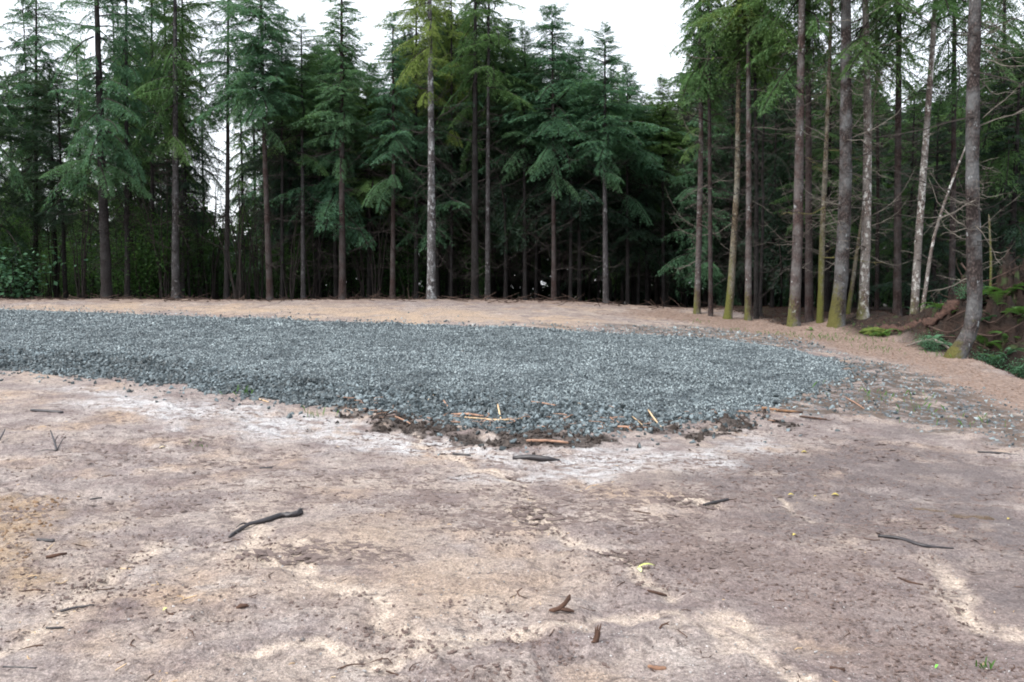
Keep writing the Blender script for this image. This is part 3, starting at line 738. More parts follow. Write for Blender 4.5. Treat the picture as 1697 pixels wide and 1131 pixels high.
def tree(name, base, H, r0, bark, label, cat='tree', group=None, crown=None, cb=None, cscale=1.0, path=None, twigs=None, tw=(1.2, 6), boughs=0, bcol='teal', bz=(3, 6),
         limbs=0, lz=(1.5, 8), lmat=0, seed=None, flare=.35, rtop=.25, bs=1.0, sides=14, faceaz=None):
    """one tree: an Empty at its foot with trunk, crown, branches"""
    seed = seed if seed is not None else rnd.randrange(10 ** 6); g = random.Random(seed)
    root = link(name, None, None, tuple(base)); root.empty_display_size = .3
    tag(root, label, cat, group)
    me, P = trunk_mesh("trunk", H, r0, BARK[bark], path, flare, sides, seed % 997, rtop=rtop)
    link("trunk", me, root)
    def axis_at(zz): return (float(np.interp(zz, P[:, 2], P[:, 0])), float(np.interp(zz, P[:, 2], P[:, 1])))
    if crown:
        ccol, cvar = crown; cm, ch = CROWN[ccol][cvar]; z0 = cb; hh = (H + .5 - z0) / ch
        ax = axis_at(z0); ax2 = axis_at(H)
        lean = Euler((-math.atan2(ax2[1] - ax[1], H - z0), math.atan2(ax2[0] - ax[0], H - z0), 0)).to_matrix().to_4x4()
        o = paint(link("crown", cm, root), ccol); o.matrix_local = Matrix.Translation((ax[0], ax[1], z0)) @ lean @ Matrix.Rotation(g.uniform(0, 6.28), 4, 'Z') @ Matrix.Diagonal((cscale, cscale, hh, 1))
    if twigs is not None:
        o = link("dead_twigs", twigs, root, (*axis_at((tw[0] + tw[1]) / 2), tw[0]), (0, 0, g.uniform(0, 6.28)), (bs, bs, (tw[1] - tw[0]) / 5.0)); o['kind'] = 'stuff'
        o.location.x, o.location.y = axis_at(tw[0])
    for k in range(boughs):
        zz = g.uniform(*bz); a = g.uniform(0, 6.28) if faceaz is None else g.gauss(faceaz, .9)
        paint(link("bough", g.choice(BOUGHM), root, (*axis_at(zz), zz), (0, R(g.uniform(2, 30)), a), g.uniform(.45, .9) * bs), bcol)
    for k in range(int(limbs * 1.4)):
        zz = lz[0] + (lz[1] - lz[0]) * g.random()
        DM = (DEAD_MESH, DEAD_MOSS, g.choice((DEAD_DARK, DEAD_DARK, DEAD_MESH)))[lmat]
        link("branch", g.choice(DM), root, (*axis_at(zz), zz), (g.uniform(-.6, .6), R(g.uniform(-28, 22)), g.uniform(0, 6.28)), g.uniform(.55, 1.15) * bs)
    return root

# ------------------------------------------------------------------ the trees at the back of the clearing
def back_tree(px, Y, ptop, wpx, cbpx, bark, crown, label, lean=0, cs=1., boughs=3, bcol=None, extra=0, name="conifer_tree", tw=True, limbs=0, lmat=2, faceaz=None):
    p = at_dist(px, Y); H = sky_h(px, ptop, Y) - p[2]; cb = sky_h(px, cbpx, Y) - p[2]; r0 = wpx / FPX * Y / 2
    lx = x_at(px + lean, 0, Y) - p[0]                  # sideways travel of the trunk from foot to row 0
    hz = sky_h(px, 0, Y) - p[2]; cb -= rnd.uniform(.3, 1.1)
    if px < 440 or (660 < px < 830): crown = (crown[0], rnd.choice(['airy', 'airy2', 'airy'])); cs *= .82
    if crown[1] == 'full': crown = (crown[0], rnd.choice(['full', 'shag', 'mid', 'full']))
    path = [(0, 0, -1), (0, 0, 0), (lx * .55 + rnd.uniform(-.05, .05), 0, hz * .5), (lx, 0, hz), (lx * H / hz, 0, H + .01)]
    return tree(name, p, H, r0, bark, label, crown=crown, cb=cb, cscale=cs, path=path, twigs=TWIGS[rnd.randrange(3)] if tw else None, tw=(1.0, max(cb + .5, 3)),
                boughs=boughs, bcol=bcol or crown[0], bz=(cb - 1.6, cb + .8), limbs=limbs, lz=(1.5, cb), lmat=lmat, faceaz=faceaz)
BT = [
 (-70, 30, -260, 14, 170, 'dark', ('teal', 'wide'), "broad teal conifer reaching in over the left edge of the picture", 0, 1.25, 7),
 (60, 34, -20, 9, 190, 'dark', ('teal', 'full'), "teal conifer with sky showing around it, left of the thick leaning trunk", 0, 1.1, 4),
 (178, 30.6, -150, 17, 215, 'dark', ('teal', 'full'), "thick dark trunk leaning left, leftmost of the big bare trunks", -18, 1.15, 6),
 (212, 31.5, -110, 9, 190, 'dark', ('teal', 'thin'), "slim dark trunk just right of the thick left-leaning trunk", -3, 1.0, 4),
 (255, 33.5, -60, 8, 160, 'dark', ('green', 'thin'), "thin dark trunk standing before the brightest leafy undergrowth", -4, .9, 2),
 (292, 31.0, -120, 13, 150, 'mute', ('green', 'full'), "grey-sided trunk with a darker slim twin against it, over green shrubs", -2, 1.05, 3),
 (303, 32.2, -80, 7, 190, 'dark', ('green', 'thin'), "slim dark twin pressed against the right side of the grey-sided trunk", -1, .8, 2),
 (376, 32.0, -70, 9, 140, 'dark', ('teal', 'slim'), "slender black trunk halfway between the grey-sided and the leaning brown trunk", 2, 1.1, 3),
 (448, 31.0, -70, 11, 150, 'brown', ('teal', 'full'), "brown trunk leaning left with a dense teal crown above", -16, 1.1, 6),
 (468, 33.0, 40, 7, 170, 'dark', ('teal', 'slim'), "thin dark conifer close behind the leaning brown trunk", -2, 1.0, 2),
 (503, 32.2, 48, 8, 190, 'mute', ('green', 'thin'), "short pale-streaked conifer under the notch of sky", -4, .95, 3),
 (530, 34, 90, 6, 230, 'dark', ('teal', 'full'), "low dark conifer filling the space beneath the sky notch", 0, .9, 2),
 (568, 31.2, -40, 12, 190, 'brown', ('teal', 'slim'), "straight reddish trunk whose narrow spire rises out of frame between two sky gaps", -2, 1.15, 5),
 (612, 34, 125, 7, 250, 'dark', ('teal', 'full'), "short conifer in the second sky gap, beside the narrow spire", 1, .95, 3),
 (651, 31.4, 45, 9, 210, 'brown', ('teal', 'full'), "slim reddish trunk with drooping lit boughs, left of the pale lichened trunk", 0, .85, 7),
 (690, 33.0, -60, 8, 150, 'dark', ('yellow', 'full'), "dark trunk with yellow green foliage behind the pale lichened trunk", 0, 1.15, 2),
 (715, 29.8, -170, 15, 60, 'grey', ('yellow', 'thin'), "tall pale lichen-grey pole, the brightest trunk at the back of the clearing", -3, .8, 2),
 (748, 33, -50, 6, 150, 'dark', ('yellow', 'full'), "thin dark trunk right behind the pale lichened trunk's lit boughs", 0, 1.0, 2),
 (787, 31.2, -100, 13, 130, 'dark', ('green', 'wide'), "stout black trunk below the layered dark green crown", 1, .95, 4),
 (808, 31.0, -90, 9, 110, 'mute', ('green', 'full'), "straight greyish trunk close right of the stout black one", 2, 1.15, 3),
 (838, 33, 60, 7, 190, 'dark', ('teal', 'full'), "thin dark trunk under the right shoulder of the layered crown", 1, 1.0, 2),
 (870, 32, 70, 7, 190, 'dark', ('teal', 'slim'), "teal conifer with ragged leader at the left of the open sky", 0, 1.25, 3),
 (918, 31.2, 32, 9, 200, 'brown', ('teal', 'shag'), "slim brown trunk with a forked shaggy top against the white sky", -3, .95, 7),
 (960, 32.5, 88, 7, 210, 'dark', ('teal', 'full'), "dark conifer between the shaggy-topped and the tiered pointed tree", 0, .95, 3),
 (1004, 30.6, 68, 10, 215, 'mute', ('teal', 'full'), "pointed conifer with tiered boughs and greyish trunk at the open sky's edge", -1, .98, 6),
 (1040, 33, 132, 7, 235, 'dark', ('teal', 'full'), "lower teal conifer on the right flank of the tiered pointed tree", 0, .95, 3),
 (1072, 35, 178, 7, 250, 'dark', ('green', 'full'), "smallest conifer of the back row, under the widest open sky", 0, .9, 2),
 (1100, 33.5, 150, 7, 215, 'dark', ('green', 'slim'), "small olive green spire at the corner where the wood turns", 0, 1.15, 2),
]
for (px, Y, ptop, wpx, cbpx, bark, crown, lab, lean, cs, nb) in BT:
    back_tree(px, Y, ptop, wpx, cbpx, bark, crown, lab, lean, cs, nb, faceaz=-1.57 if nb > 4 else None)

# ------------------------------------------------------------------ the trees along the right-hand edge
def right_tree(pts, wpx, bark, label, H=None, crown=None, cbpx=None, limbs=8, lmat=2, flare=.35, name="conifer_tree", cs=1., twigs=True, by=None, boughs=0, lz=(1.2, 9), taper_to=None, seed=None, rtop=.3, extraH=5.):
    """pts: [(px, py) of the foot, ... up the trunk]; all lie in the upright plane through the foot"""
    wpx *= .87
    b = at(pts[0][0], pts[0][1]) if by is None else at_dist(pts[0][0], by)
    Y = b[1]; path = [(0, 0, -1)]
    for (px, py) in pts:
        zz = sky_h(px, py, Y) - b[2]
        path.append((x_at(px, py, Y) - b[0], 0, max(zz, 0) if len(path) > 1 else 0))
    dx = path[-1][0] - path[-2][0]; dz = path[-1][2] - path[-2][2]
    H = path[-1][2] + extraH
    path.append((path[-1][0] + dx / dz * extraH, 0, H))
    path[0] = (path[1][0], 0, -1)
    cb = (sky_h(0, cbpx, Y) - b[2]) if cbpx is not None else None
    t = tree(name, b, H, wpx / FPX * Y / 2, bark, label, crown=crown, cb=cb, cscale=cs, path=path, twigs=TWIGS_P[rnd.randrange(3)] if twigs else None, tw=(1.5, 8.5),
             boughs=boughs, bcol=crown[0] if crown else 'green', bz=(5, 9), limbs=limbs, lz=lz, lmat=lmat, flare=flare, rtop=rtop, sides=18, seed=seed, bs=.9)
    return t
RT = [
 dict(pts=[(1155, 520), (1162, 250), (1160, 0)], wpx=12, bark='scaly', label="first trunk at the corner of the wood, many curling dead branches to its left", crown=('green', 'thin'), cbpx=150, limbs=14, cs=.95, boughs=3),
 dict(pts=[(1178, 524), (1176, 250), (1174, 0)], wpx=9, bark='brown', label="thin red brown trunk just behind the corner tree", crown=('green', 'thin'), cbpx=120, limbs=5, lmat=2, cs=.8),
 dict(pts=[(1206, 529), (1212, 470), (1216, 400), (1222, 300), (1224, 120), (1222, 0)], wpx=14, bark='moss', label="slender tree with bright yellow moss over its curved foot and white side branches", crown=('yellow', 'thin'), cbpx=40, limbs=6, flare=.5, name="alder_tree", cs=.8, rtop=.15),
 dict(pts=[(1240, 531), (1241, 300), (1240, 40)], wpx=13, bark='scaly', label="straight reddish trunk standing right of the yellow mossy tree", crown=('green', 'full'), cbpx=90, limbs=8, cs=.9),
 dict(pts=[(1253, 529), (1254, 300), (1250, 60)], wpx=9, bark='dark', label="dark thin trunk behind the straight reddish one, beside a glint of light", crown=('green', 'thin'), cbpx=60, limbs=4, lmat=2, cs=.8),
 dict(pts=[(1315, 542), (1321, 430), (1325, 250), (1329, 0)], by=23.5, wpx=21, bark='scaly', label="tall pinkish grey trunk left of the thickest tree, mossy at the foot", crown=('green', 'airy2'), cbpx=20, limbs=13, cs=.88),
 dict(pts=[(1341, 541), (1340, 300), (1339, 0)], by=24.4, wpx=15, bark='brown', label="red brown trunk hugging the right of the pinkish grey trunk", crown=('green', 'airy2'), cbpx=110, limbs=6, cs=.88, lmat=2),
 dict(pts=[(1359, 537), (1364, 360), (1372, 180), (1378, 0)], by=23.7, wpx=12, bark='moss', label="thin olive mossy trunk in front of the thickest tree's left side", limbs=6, lmat=1, name="alder_tree", rtop=.15, crown=('green', 'thin'), cbpx=-40, cs=.6),
 dict(pts=[(1386, 530), (1394, 460), (1401, 330), (1402, 160), (1402, 0)], by=23, wpx=27, bark='mossbase', label="thickest straight trunk of the row, swelling to a mossy green foot", crown=('dark', 'wide'), cbpx=-140, limbs=14, flare=.45, rtop=.45),
 dict(pts=[(1405, 524), (1420, 420), (1433, 330), (1440, 260)], by=24.6, wpx=8, bark='moss', label="thin mossy pole leaning right between two big trunks", limbs=3, lmat=1, name="alder_tree", twigs=False, rtop=.2, extraH=2.),
 dict(pts=[(1430, 526), (1436, 380), (1438, 200), (1434, 0)], by=23.4, wpx=19, bark='white', label="white speckled trunk right of the thickest tree", crown=('green', 'airy'), cbpx=90, limbs=11, cs=.88),
 dict(pts=[(1453, 522), (1455, 300), (1452, 0)], wpx=8, bark='brown', label="dim thin trunk just right of the white speckled one", crown=('green', 'airy'), cbpx=140, limbs=3, cs=.88, lmat=2, by=30),
 dict(pts=[(1487, 521), (1488, 300), (1490, 0)], by=23.9, wpx=15, bark='brown', label="plain brown trunk standing behind the start of the fallen log", crown=('green', 'airy2'), cbpx=70, limbs=10, cs=.88, lmat=0),
 dict(pts=[(1515, 513), (1522, 400), (1533, 250), (1544, 100), (1550, 0)], wpx=15, bark='white', label="whitish trunk leaning right, forking over the fallen log", limbs=11, crown=('green', 'airy2'), cbpx=10, by=23.5, cs=.88),
 dict(pts=[(1527, 498), (1545, 400), (1570, 320), (1592, 265)], wpx=8, bark='white', label="slim white sapling leaning hard right beside the whitish trunk", limbs=5, name="alder_tree", by=23.0, twigs=False, rtop=.3, extraH=1.2),
 dict(pts=[(1578, 494), (1580, 300), (1582, 0)], wpx=12, bark='brown', label="red brown trunk rising behind the root mound, left of the near tree", crown=('green', 'airy'), cbpx=120, limbs=9, cs=.88, by=25),
 dict(pts=[(1581, 594), (1588, 582), (1603, 562), (1614, 534), (1616, 490), (1611, 300), (1613, 120), (1616, 0)], wpx=27, bark='mossbase', label="near tree on the bank whose foot hooks left with yellow moss", crown=('dark', 'wide'), cbpx=-260, limbs=16, flare=.55, rtop=.62),
 dict(pts=[(1660, 500), (1661, 300), (1665, 0)], wpx=10, bark='dark', label="dark trunk behind the ferny mound at the right border", crown=('green', 'airy'), cbpx=230, limbs=9, lmat=2, by=27),
 dict(pts=[(1642, 480), (1643, 430), (1640, 380)], wpx=6, bark='moss', label="short bright green mossy snag on the mound behind the near tree", limbs=0, name="tree_snag", by=22, twigs=False, extraH=.4, flare=.1, rtop=.5),
]
RT_ROOT = []
for d in RT: RT_ROOT.append(right_tree(**d))
# bright leafy crown hanging at the top, above the reddish trunks
def leaf_cloud(n, rx, ry, rz, size, seed, clumps=14):
    g = np.random.default_rng(seed); c = g.normal(0, 1, (clumps, 3)); c /= np.linalg.norm(c, axis=1)[:, None]; c *= g.uniform(.25, .95, (clumps, 1)) * np.array([rx, ry, rz])
    k = g.integers(0, clumps, n); p = c[k] + g.normal(0, .27, (n, 3)) * np.array([rx, ry, rz])
    d = g.normal(0, 1, (n, 3)); d[:, 2] = d[:, 2] * .5 - .3; d /= np.linalg.norm(d, axis=1)[:, None]
    u = np.cross(d, g.normal(0, 1, (n, 3))); u /= np.linalg.norm(u, axis=1)[:, None]; s = size * g.uniform(.6, 1.3, n)[:, None]
    V = np.stack([p, p + d * s * .5 + u * s * .28, p + d * s, p + d * s * .5 - u * s * .28], 1).reshape(-1, 3)
    return V, NOT, np.arange(4 * n).reshape(n, 4)

# ------------------------------------------------------------------ depth of the wood
SKY = ([-200, 0, 30, 100, 130, 440, 470, 500, 540, 565, 600, 640, 655, 700, 800, 850, 870, 920, 960, 1005, 1040, 1070, 1100, 1135, 1160, 1280, 1400, 1600, 1700, 1900],
       [80, 90, 120, 110, 70, 60, 90, 110, 80, 50, 130, 140, 90, 20, 20, 90, 95, 80, 115, 95, 150, 190, 170, 130, 30, 60, 130, 150, 40, 30])
DM_trunk = []
for i in range(5):
    me, _ = trunk_mesh("trunk", 12.0, .13, BARK['deep' if i % 3 else 'dark'], sides=7, seed=40 + i, ring=1.2, flare=.25); DM_trunk.append(me)
deep = []; tries = 0
while len(deep) < 240 and tries < 20000:
    tries += 1
    Y = 31.9 + 33 * rnd.random() ** 1.35; px = rnd.uniform(-120, 1820)
    if px < 460 and rnd.random() < (.70 if px < 230 else .78): continue
    if 1235 < px < 1300 and rnd.random() < .5: continue
    if px > 1350 and rnd.random() < .25: Y = rnd.uniform(26, 36)
    if 1280 < px < 1640 and rnd.random() < .5: continue
    x = (px - 848.5) / FPX * Y
    if any((x - q[0]) ** 2 + (Y - q[1]) ** 2 < 1.3 ** 2 for q in deep) or (Y < 33.2 and any(abs(px - b_[0]) < 11 for b_ in BT)): continue
    deep.append((x, Y, px))
DG = {'left': ("thin trunks among the leafy undergrowth", "thin dark trunk standing back among the leafy undergrowth"),
      'mid': ("dim trunks deep in the dark wood", "dim trunk with bare dead branches deep in the dark wood"),
      'right': ("dim trunks behind the right-hand row", "dim trunk behind the row of big bare trees")}
for (x, Y, px) in deep:
    z0 = gz(x, Y); ptop = float(np.interp(px, *SKY)) + rnd.uniform(0, 50)
    H = min(sky_h(px, ptop - (150 if px < 440 and rnd.random() < .25 else 0), Y) - z0, 18 + rnd.uniform(-2, 2)); H = max(H, 5)
    g_, l_ = DG['left' if px < 460 else 'mid' if px < 1150 else 'right']
    root = link("forest_tree", None, None, (x, Y, z0)); tag(root, l_, "tree", g_); root.empty_display_size = .3
    k = H / 12.0; ax = rnd.uniform(0, 6.28); th = rnd.uniform(.55, 1.2) * (.8 if Y < 37 else 1)
    link("trunk", DM_trunk[rnd.randrange(5)], root, (0, 0, 0), (0, 0, ax), (th, th, k))
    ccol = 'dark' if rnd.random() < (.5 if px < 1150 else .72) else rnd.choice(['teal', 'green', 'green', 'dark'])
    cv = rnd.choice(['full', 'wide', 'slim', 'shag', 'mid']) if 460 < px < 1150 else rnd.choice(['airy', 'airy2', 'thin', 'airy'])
    cm, ch = CROWN[ccol][cv]; frac = rnd.uniform(.26, .46) if 460 < px < 1150 else rnd.uniform(.30, .50) if px < 460 else rnd.uniform(.14, .40); zz = H * frac
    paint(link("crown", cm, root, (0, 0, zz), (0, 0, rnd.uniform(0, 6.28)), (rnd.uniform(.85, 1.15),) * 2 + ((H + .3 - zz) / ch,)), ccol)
    o = link("dead_twigs", TWIGS[rnd.randrange(3)], root, (0, 0, .8), (0, 0, rnd.uniform(0, 6.28)), (1, 1, zz / 5)); o['kind'] = 'stuff'

# far mass of the wood
def far_wood():
    g = np.random.default_rng(5); A = Acc()
    n = 90000
    Y = g.uniform(62, 84, n); px = g.uniform(-250, 1950, n); x = (px - 848.5) / FPX * Y
    top = np.interp(px, *SKY) + 25 + 60 * (fbm(px * .02, Y * .3, 9, 3) + .3)
    zt = np.minimum(CAM_Z + (480 - top) / FPX * Y, 17); zt = np.where(px < 460, np.minimum(zt, np.where(g.random(n) < .6, 3.8, 7.0) + 6 * fbm(px * .03, Y * .1, 19, 3)), zt)
    z = -1 + (zt + 1) * g.random(n) ** .8
    d = g.normal(0, 1, (n, 3)); d[:, 2] = -abs(d[:, 2]) * .6; d /= np.linalg.norm(d, axis=1)[:, None]
    u = np.cross(d, g.normal(0, 1, (n, 3))); u /= np.linalg.norm(u, axis=1)[:, None]; s = g.uniform(.6, 1.35, n)[:, None]
    p = np.stack([x, Y, z], 1)
    V = np.stack([p, p + d * s + u * s * .3, p + d * s - u * s * .3], 1).reshape(-1, 3)
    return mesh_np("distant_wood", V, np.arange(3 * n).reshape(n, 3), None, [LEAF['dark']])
tag(link("distant_wood", far_wood()), "far dark mass of the wood behind the trunks", kind='stuff')

# ------------------------------------------------------------------ leafy undergrowth at left and centre
def shrub_meshes(k, H=3.6, spread=1.6, nl=2900, leaf='broad', size=.095):
    g = np.random.default_rng(300 + k); S = Acc(); tips = []
    for i in range(9):
        a = g.uniform(0, 6.28); r = g.uniform(.2, 1) * spread; h = H * g.uniform(.6, 1.05); b = np.array([math.cos(a), math.sin(a), 0]) * .25
        t = np.linspace(0, 1, 8)[:, None]; p = b + np.array([math.cos(a), math.sin(a), 0]) * r * t ** 1.7 + np.array([0, 0, 1]) * h * t + g.normal(0, .03, (8, 3))
        S.add(tube(p, np.linspace(.028, .006, 8), 4, cap=False)); tips.append(p)
    tips = np.array(tips)
    ii = g.integers(0, 9, nl); jj = 1 + (6.99 * g.random(nl) ** .75).astype(int); p = tips[ii, jj] + g.normal(0, .30, (nl, 3)) * np.array([1, 1, .8])
    p[:, 2] = np.maximum(p[:, 2], .1)
    d = g.normal(0, 1, (nl, 3)); d[:, 2] = d[:, 2] * .4 - .25; d /= np.linalg.norm(d, axis=1)[:, None]
    u = np.cross(d, g.normal(0, .5, (nl, 3)) + np.array([0, 0, 1])); u /= np.linalg.norm(u, axis=1)[:, None]; s = size * g.uniform(.6, 1.4, nl)[:, None]
    V = np.stack([p, p + d * s * .5 + u * s * .36, p + d * s, p + d * s * .5 - u * s * .36], 1).reshape(-1, 3)
    return S.mesh("stems", [M_twig]), mesh_np("foliage", V, None, np.arange(4 * nl).reshape(nl, 4), [LEAF[leaf]])
SH = [shrub_meshes(0), shrub_meshes(1, 4.4, 1.2, 2200), shrub_meshes(2, 2.2, 1.6, 2000), shrub_meshes(3, 1.3, 1.1, 1500, 'salal', .11)]
def shrub(px, Y, k, s, label, group=None, name="leafy_shrub", leafmesh=None):
    p = at_dist(px, Y); r = link(name, None, None, tuple(p)); tag(r, label, "shrub", group); r.empty_display_size = .3
    st, fo = SH[k]; a = rnd.uniform(0, 6.28)
    link("stems", st, r, rot=(0, 0, a), scl=s); link("foliage", leafmesh or fo, r, rot=(0, 0, a), scl=s)
    return r
for i in range(40):
    px = rnd.uniform(-60, 490); Y = rnd.uniform(31.6, 42)
    shrub(px, Y, rnd.choice([0, 1, 1, 2]), rnd.choice([.5, .7, .9, 1.1]), "green leafy shrub in the undergrowth behind the left trunks", "leafy undergrowth shrubs at left")
for i in range(12):
    shrub(rnd.uniform(470, 800), rnd.uniform(33.5, 40), rnd.choice([0, 2, 1]), rnd.uniform(.55, .95), "dim leafy shrub at the foot of the dark middle trunks", "dim shrubs in the middle of the wood")
shrub(20, 31.3, 3, 1.5, "low blue green bush beside the pale glint at the far left")
# bare arching stems through the undergrowth
def stem_clump(px, Y, label, n=9, H=5.5, seed=0):
    p = at_dist(px, Y); r = link("bare_shrub", None, None, tuple(p)); tag(r, label, "shrub", "bare stemmed shrubs in the undergrowth"); g = np.random.default_rng(seed)
    for i in range(n):
        a = g.uniform(0, 6.28); rr = g.uniform(.3, 1.6); h = H * g.uniform(.6, 1); t = np.linspace(0, 1, 9)[:, None]
        q = np.array([math.cos(a), math.sin(a), 0]) * (.15 + rr * t ** 1.8) + np.array([0, 0, 1]) * h * t + g.normal(0, .03, (9, 3))
        V, T, Q = tube(q, np.linspace(.035, .008, 9), 5, cap=False); link("stem", mesh_np("stem", V, T, Q, [M_twig], smooth=True), r)
for i, px in enumerate([40, 90, 135, 200, 235, 275, 330, 350, 395, 410, 430, 480, 520, 605, 625]):
    stem_clump(px, rnd.uniform(31.8, 34), "clump of bare arching stems rising through the undergrowth", 7, rnd.uniform(4, 6.5), i)

# ------------------------------------------------------------------ bright leafy sprays at the top right, hanging before the reddish trunks
p = at_dist(1262, 27)
A = Acc(); A.add(leaf_cloud(2600, 1.4, 1.2, 1.15, .16, 77, 18)); br = link("leafy_tree", None, None, tuple(p)); tag(br, "thin tree with a bright yellow green leaf cluster high between the trunks", "tree")
me, P_ = trunk_mesh("trunk", 12.5, .06, BARK['dark'], sides=8, seed=3); link("trunk", me, br)
link("crown", A.mesh("crown", [LEAF['bright']]), br, (0, 0, sky_h(0, 70, 27) - p[2]))

M_log = mat_plain("rotten_log", (.095, .054, .042), (.028, .018, .015), .9, 9, (1, 3, 3), 1.)
M_root = mat_plain("root_wood", (.080, .053, .043), (.032, .021, .017), .9, 6, (1, 1, 1), .8)
M_moss = mat_plain("moss_green", (.085, .115, .022), (.035, .05, .012), .95, 14)
# ------------------------------------------------------------------ ferns, mound, log, roots
def frond_mesh(k, L=.7):
    g = np.random.default_rng(60 + k); A = Acc(); s = np.linspace(0, L, 12); ax = np.stack([s, .02 * np.sin(s * 5 + k), .75 * s - 1.05 * s * s / L * 1.0], 1)
    A.add(tube(ax, np.linspace(.006, .002, 12), 3, cap=False))
    V = []; 
    for f in np.linspace(.12, .98, 30):
        o = np.array([np.interp(f * L, s, ax[:, j]) for j in range(3)]); ll = .17 * L / .7 * math.sin(math.pi * min(1, f * .92 + .12)) ** .7 + .015
        for sd in (-1, 1):
            d = np.array([.35, sd, -.18 + g.uniform(-.1, .1)]); d /= np.linalg.norm(d); w_ = np.array([.013, 0, .004])
            V += [o - w_, o + w_, o + d * ll * .6 + w_ * .8, o + d * ll]
    V = np.array(V); n = len(V) // 4
    A.add((V, NOT, np.arange(n * 4).reshape(n, 4)))
    return A.mesh("frond", [LEAF['fern']])
FR = [frond_mesh(k, L) for k, L in enumerate((.7, .6, .8))]
FR_D = [recolor(m, LEAF['salal']) for m in FR]
def fern(px, py, s, label, n=10, dark=False, zoff=0.0, Y=None, group=None):
    p = at(px, py) if Y is None else at_dist(px, Y)
    r = link("fern", None, None, (p[0], p[1], p[2] + zoff)); tag(r, label, "fern", group); r.empty_display_size = .1
    for i in range(n):
        link("frond", rnd.choice(FR_D if dark else FR), r, (0, 0, 0), (rnd.uniform(-.2, .2), R(rnd.uniform(-42, 12)), i * 6.28 / n + rnd.uniform(-.3, .3)), s * rnd.uniform(.75, 1.15))
fern(1662, 478, 1.15, "bright green fern arching on top of the root mound at right", 12, Y=20.3)
fern(1694, 500, .95, "yellow green fern cut by the right border of the picture", 9, Y=19.6)
fern(1560, 528, .8, "fresh green fern at the upper end of the fallen log", 9, Y=21.2)
fern(1632, 575, .8, "green fern low right of the hooked tree foot", 9)
fern(1668, 590, .6, "small grey green fern lowest on the dark bank", 8, True)
fern(1580, 578, .6, "dark glossy fern just left of the hooked tree foot", 8, True)
fern(1515, 520, .6, "pale green fern behind the middle of the fallen log", 8, True)
fern(1462, 556, .55, "drooping yellowish fern over the mossy hummock", 11)
fern(1345, 548, .3, "tiny grassy fern at the foot of the pinkish grey trunk", 7)
for i in range(7):
    shrub([1548, 1600, 1645, 1688, 1560, 1625, 1690][i], [19.3, 20.5, 18.8, 18.2, 21.8, 22.2, 21.2][i], 3, [.3, .34, .32, .34, .3, .45, .5][i], "low leafy plant with dark leaves on the shaded bank", "leafy plants on the shaded bank", "salal_plant")

def brush():
    g = np.random.default_rng(31); A = Acc()
    for i in range(420):
        x = g.uniform(-21, 8.5); y = 30.1 + g.normal(0, .5) - (.9 if g.random() < .12 else 0)
        z = gz(x, y) + .01; a = g.uniform(0, 6.28); e = abs(g.normal(0, .22)); L = g.uniform(.15, 1.0); d = np.array([math.cos(a) * math.cos(e), math.sin(a) * math.cos(e), math.sin(e)])
        q = [np.array([x, y, z])]
        for k in range(3): d = d + g.normal(0, .15, 3) * (1, 1, .4); q.append(q[-1] + d * L / 3)
        r = g.uniform(.006, .02); A.add(tube(q, np.linspace(r, r * .4, 4), 4, cap=False))
    return A.mesh("brush_debris", [M_root])
tag(link("brush_debris", brush()), "broken sticks and brush strewn along the foot of the wood", kind='stuff')
for px, Y, s_ in ((1640, 19.9, .6), (1655, 20.4, .7), (1675, 19.3, .6), (1650, 19.0, .5), (1690, 19.9, .8), (1625, 20.3, .6), (1600, 20.6, .5), (1545, 20.2, .45), (1565, 19.9, .4), (1575, 20.5, .5), (1685, 18.6, .5)):
    fern(px, 0, s_, "small green fern among several crowding the root mound", 8, rnd.random() < .5, Y=Y, group='small ferns on the root mound')
# grass tufts on the margin
def grass_patch():
    A = []; g = np.random.default_rng(8)
    spots = [(1440, 562, .5), (1450, 580, .35), (1350, 560, .6), (1380, 562, .4), (1230, 550, .4), (1290, 556, .5), (1160, 535, .3), (1500, 550, .5), (1420, 548, .5), (520, 690, .12), (390, 656, .15), (1560, 590, .3),
             (1480, 660, .5), (1520, 680, .4), (1440, 655, .4), (1600, 700, .4), (330, 740, .08), (1635, 1108, .02)]
    for px, py, r in spots:
        b = at(px, py)
        for k in range(int((45 * r + 25) * (1 if px > 1250 and py < 600 else .4))):
            x, y = b[0] + g.normal(0, r * .8), b[1] + g.normal(0, r * .8); z = gz(x, y); h = g.uniform(.04, .13) * (1 if r > .1 else .4); a = g.uniform(0, 6.28); l = g.uniform(.2, .9) * h
            d = np.array([math.cos(a), math.sin(a), 0]); w_ = np.array([-d[1], d[0], 0]) * .004; o = np.array([x, y, z])
            A += [o - w_, o + w_, o + d * l * .4 + np.array([0, 0, h * .7]) + w_ * .7, o + d * l + np.array([0, 0, h])]
    V = np.array(A); n = len(V) // 4
    return mesh_np("grass", V, None, np.arange(n * 4).reshape(n, 4), [LEAF['fern']])
tag(link("grass", grass_patch()), "short green grass tufts along the clearing margin", kind='stuff')

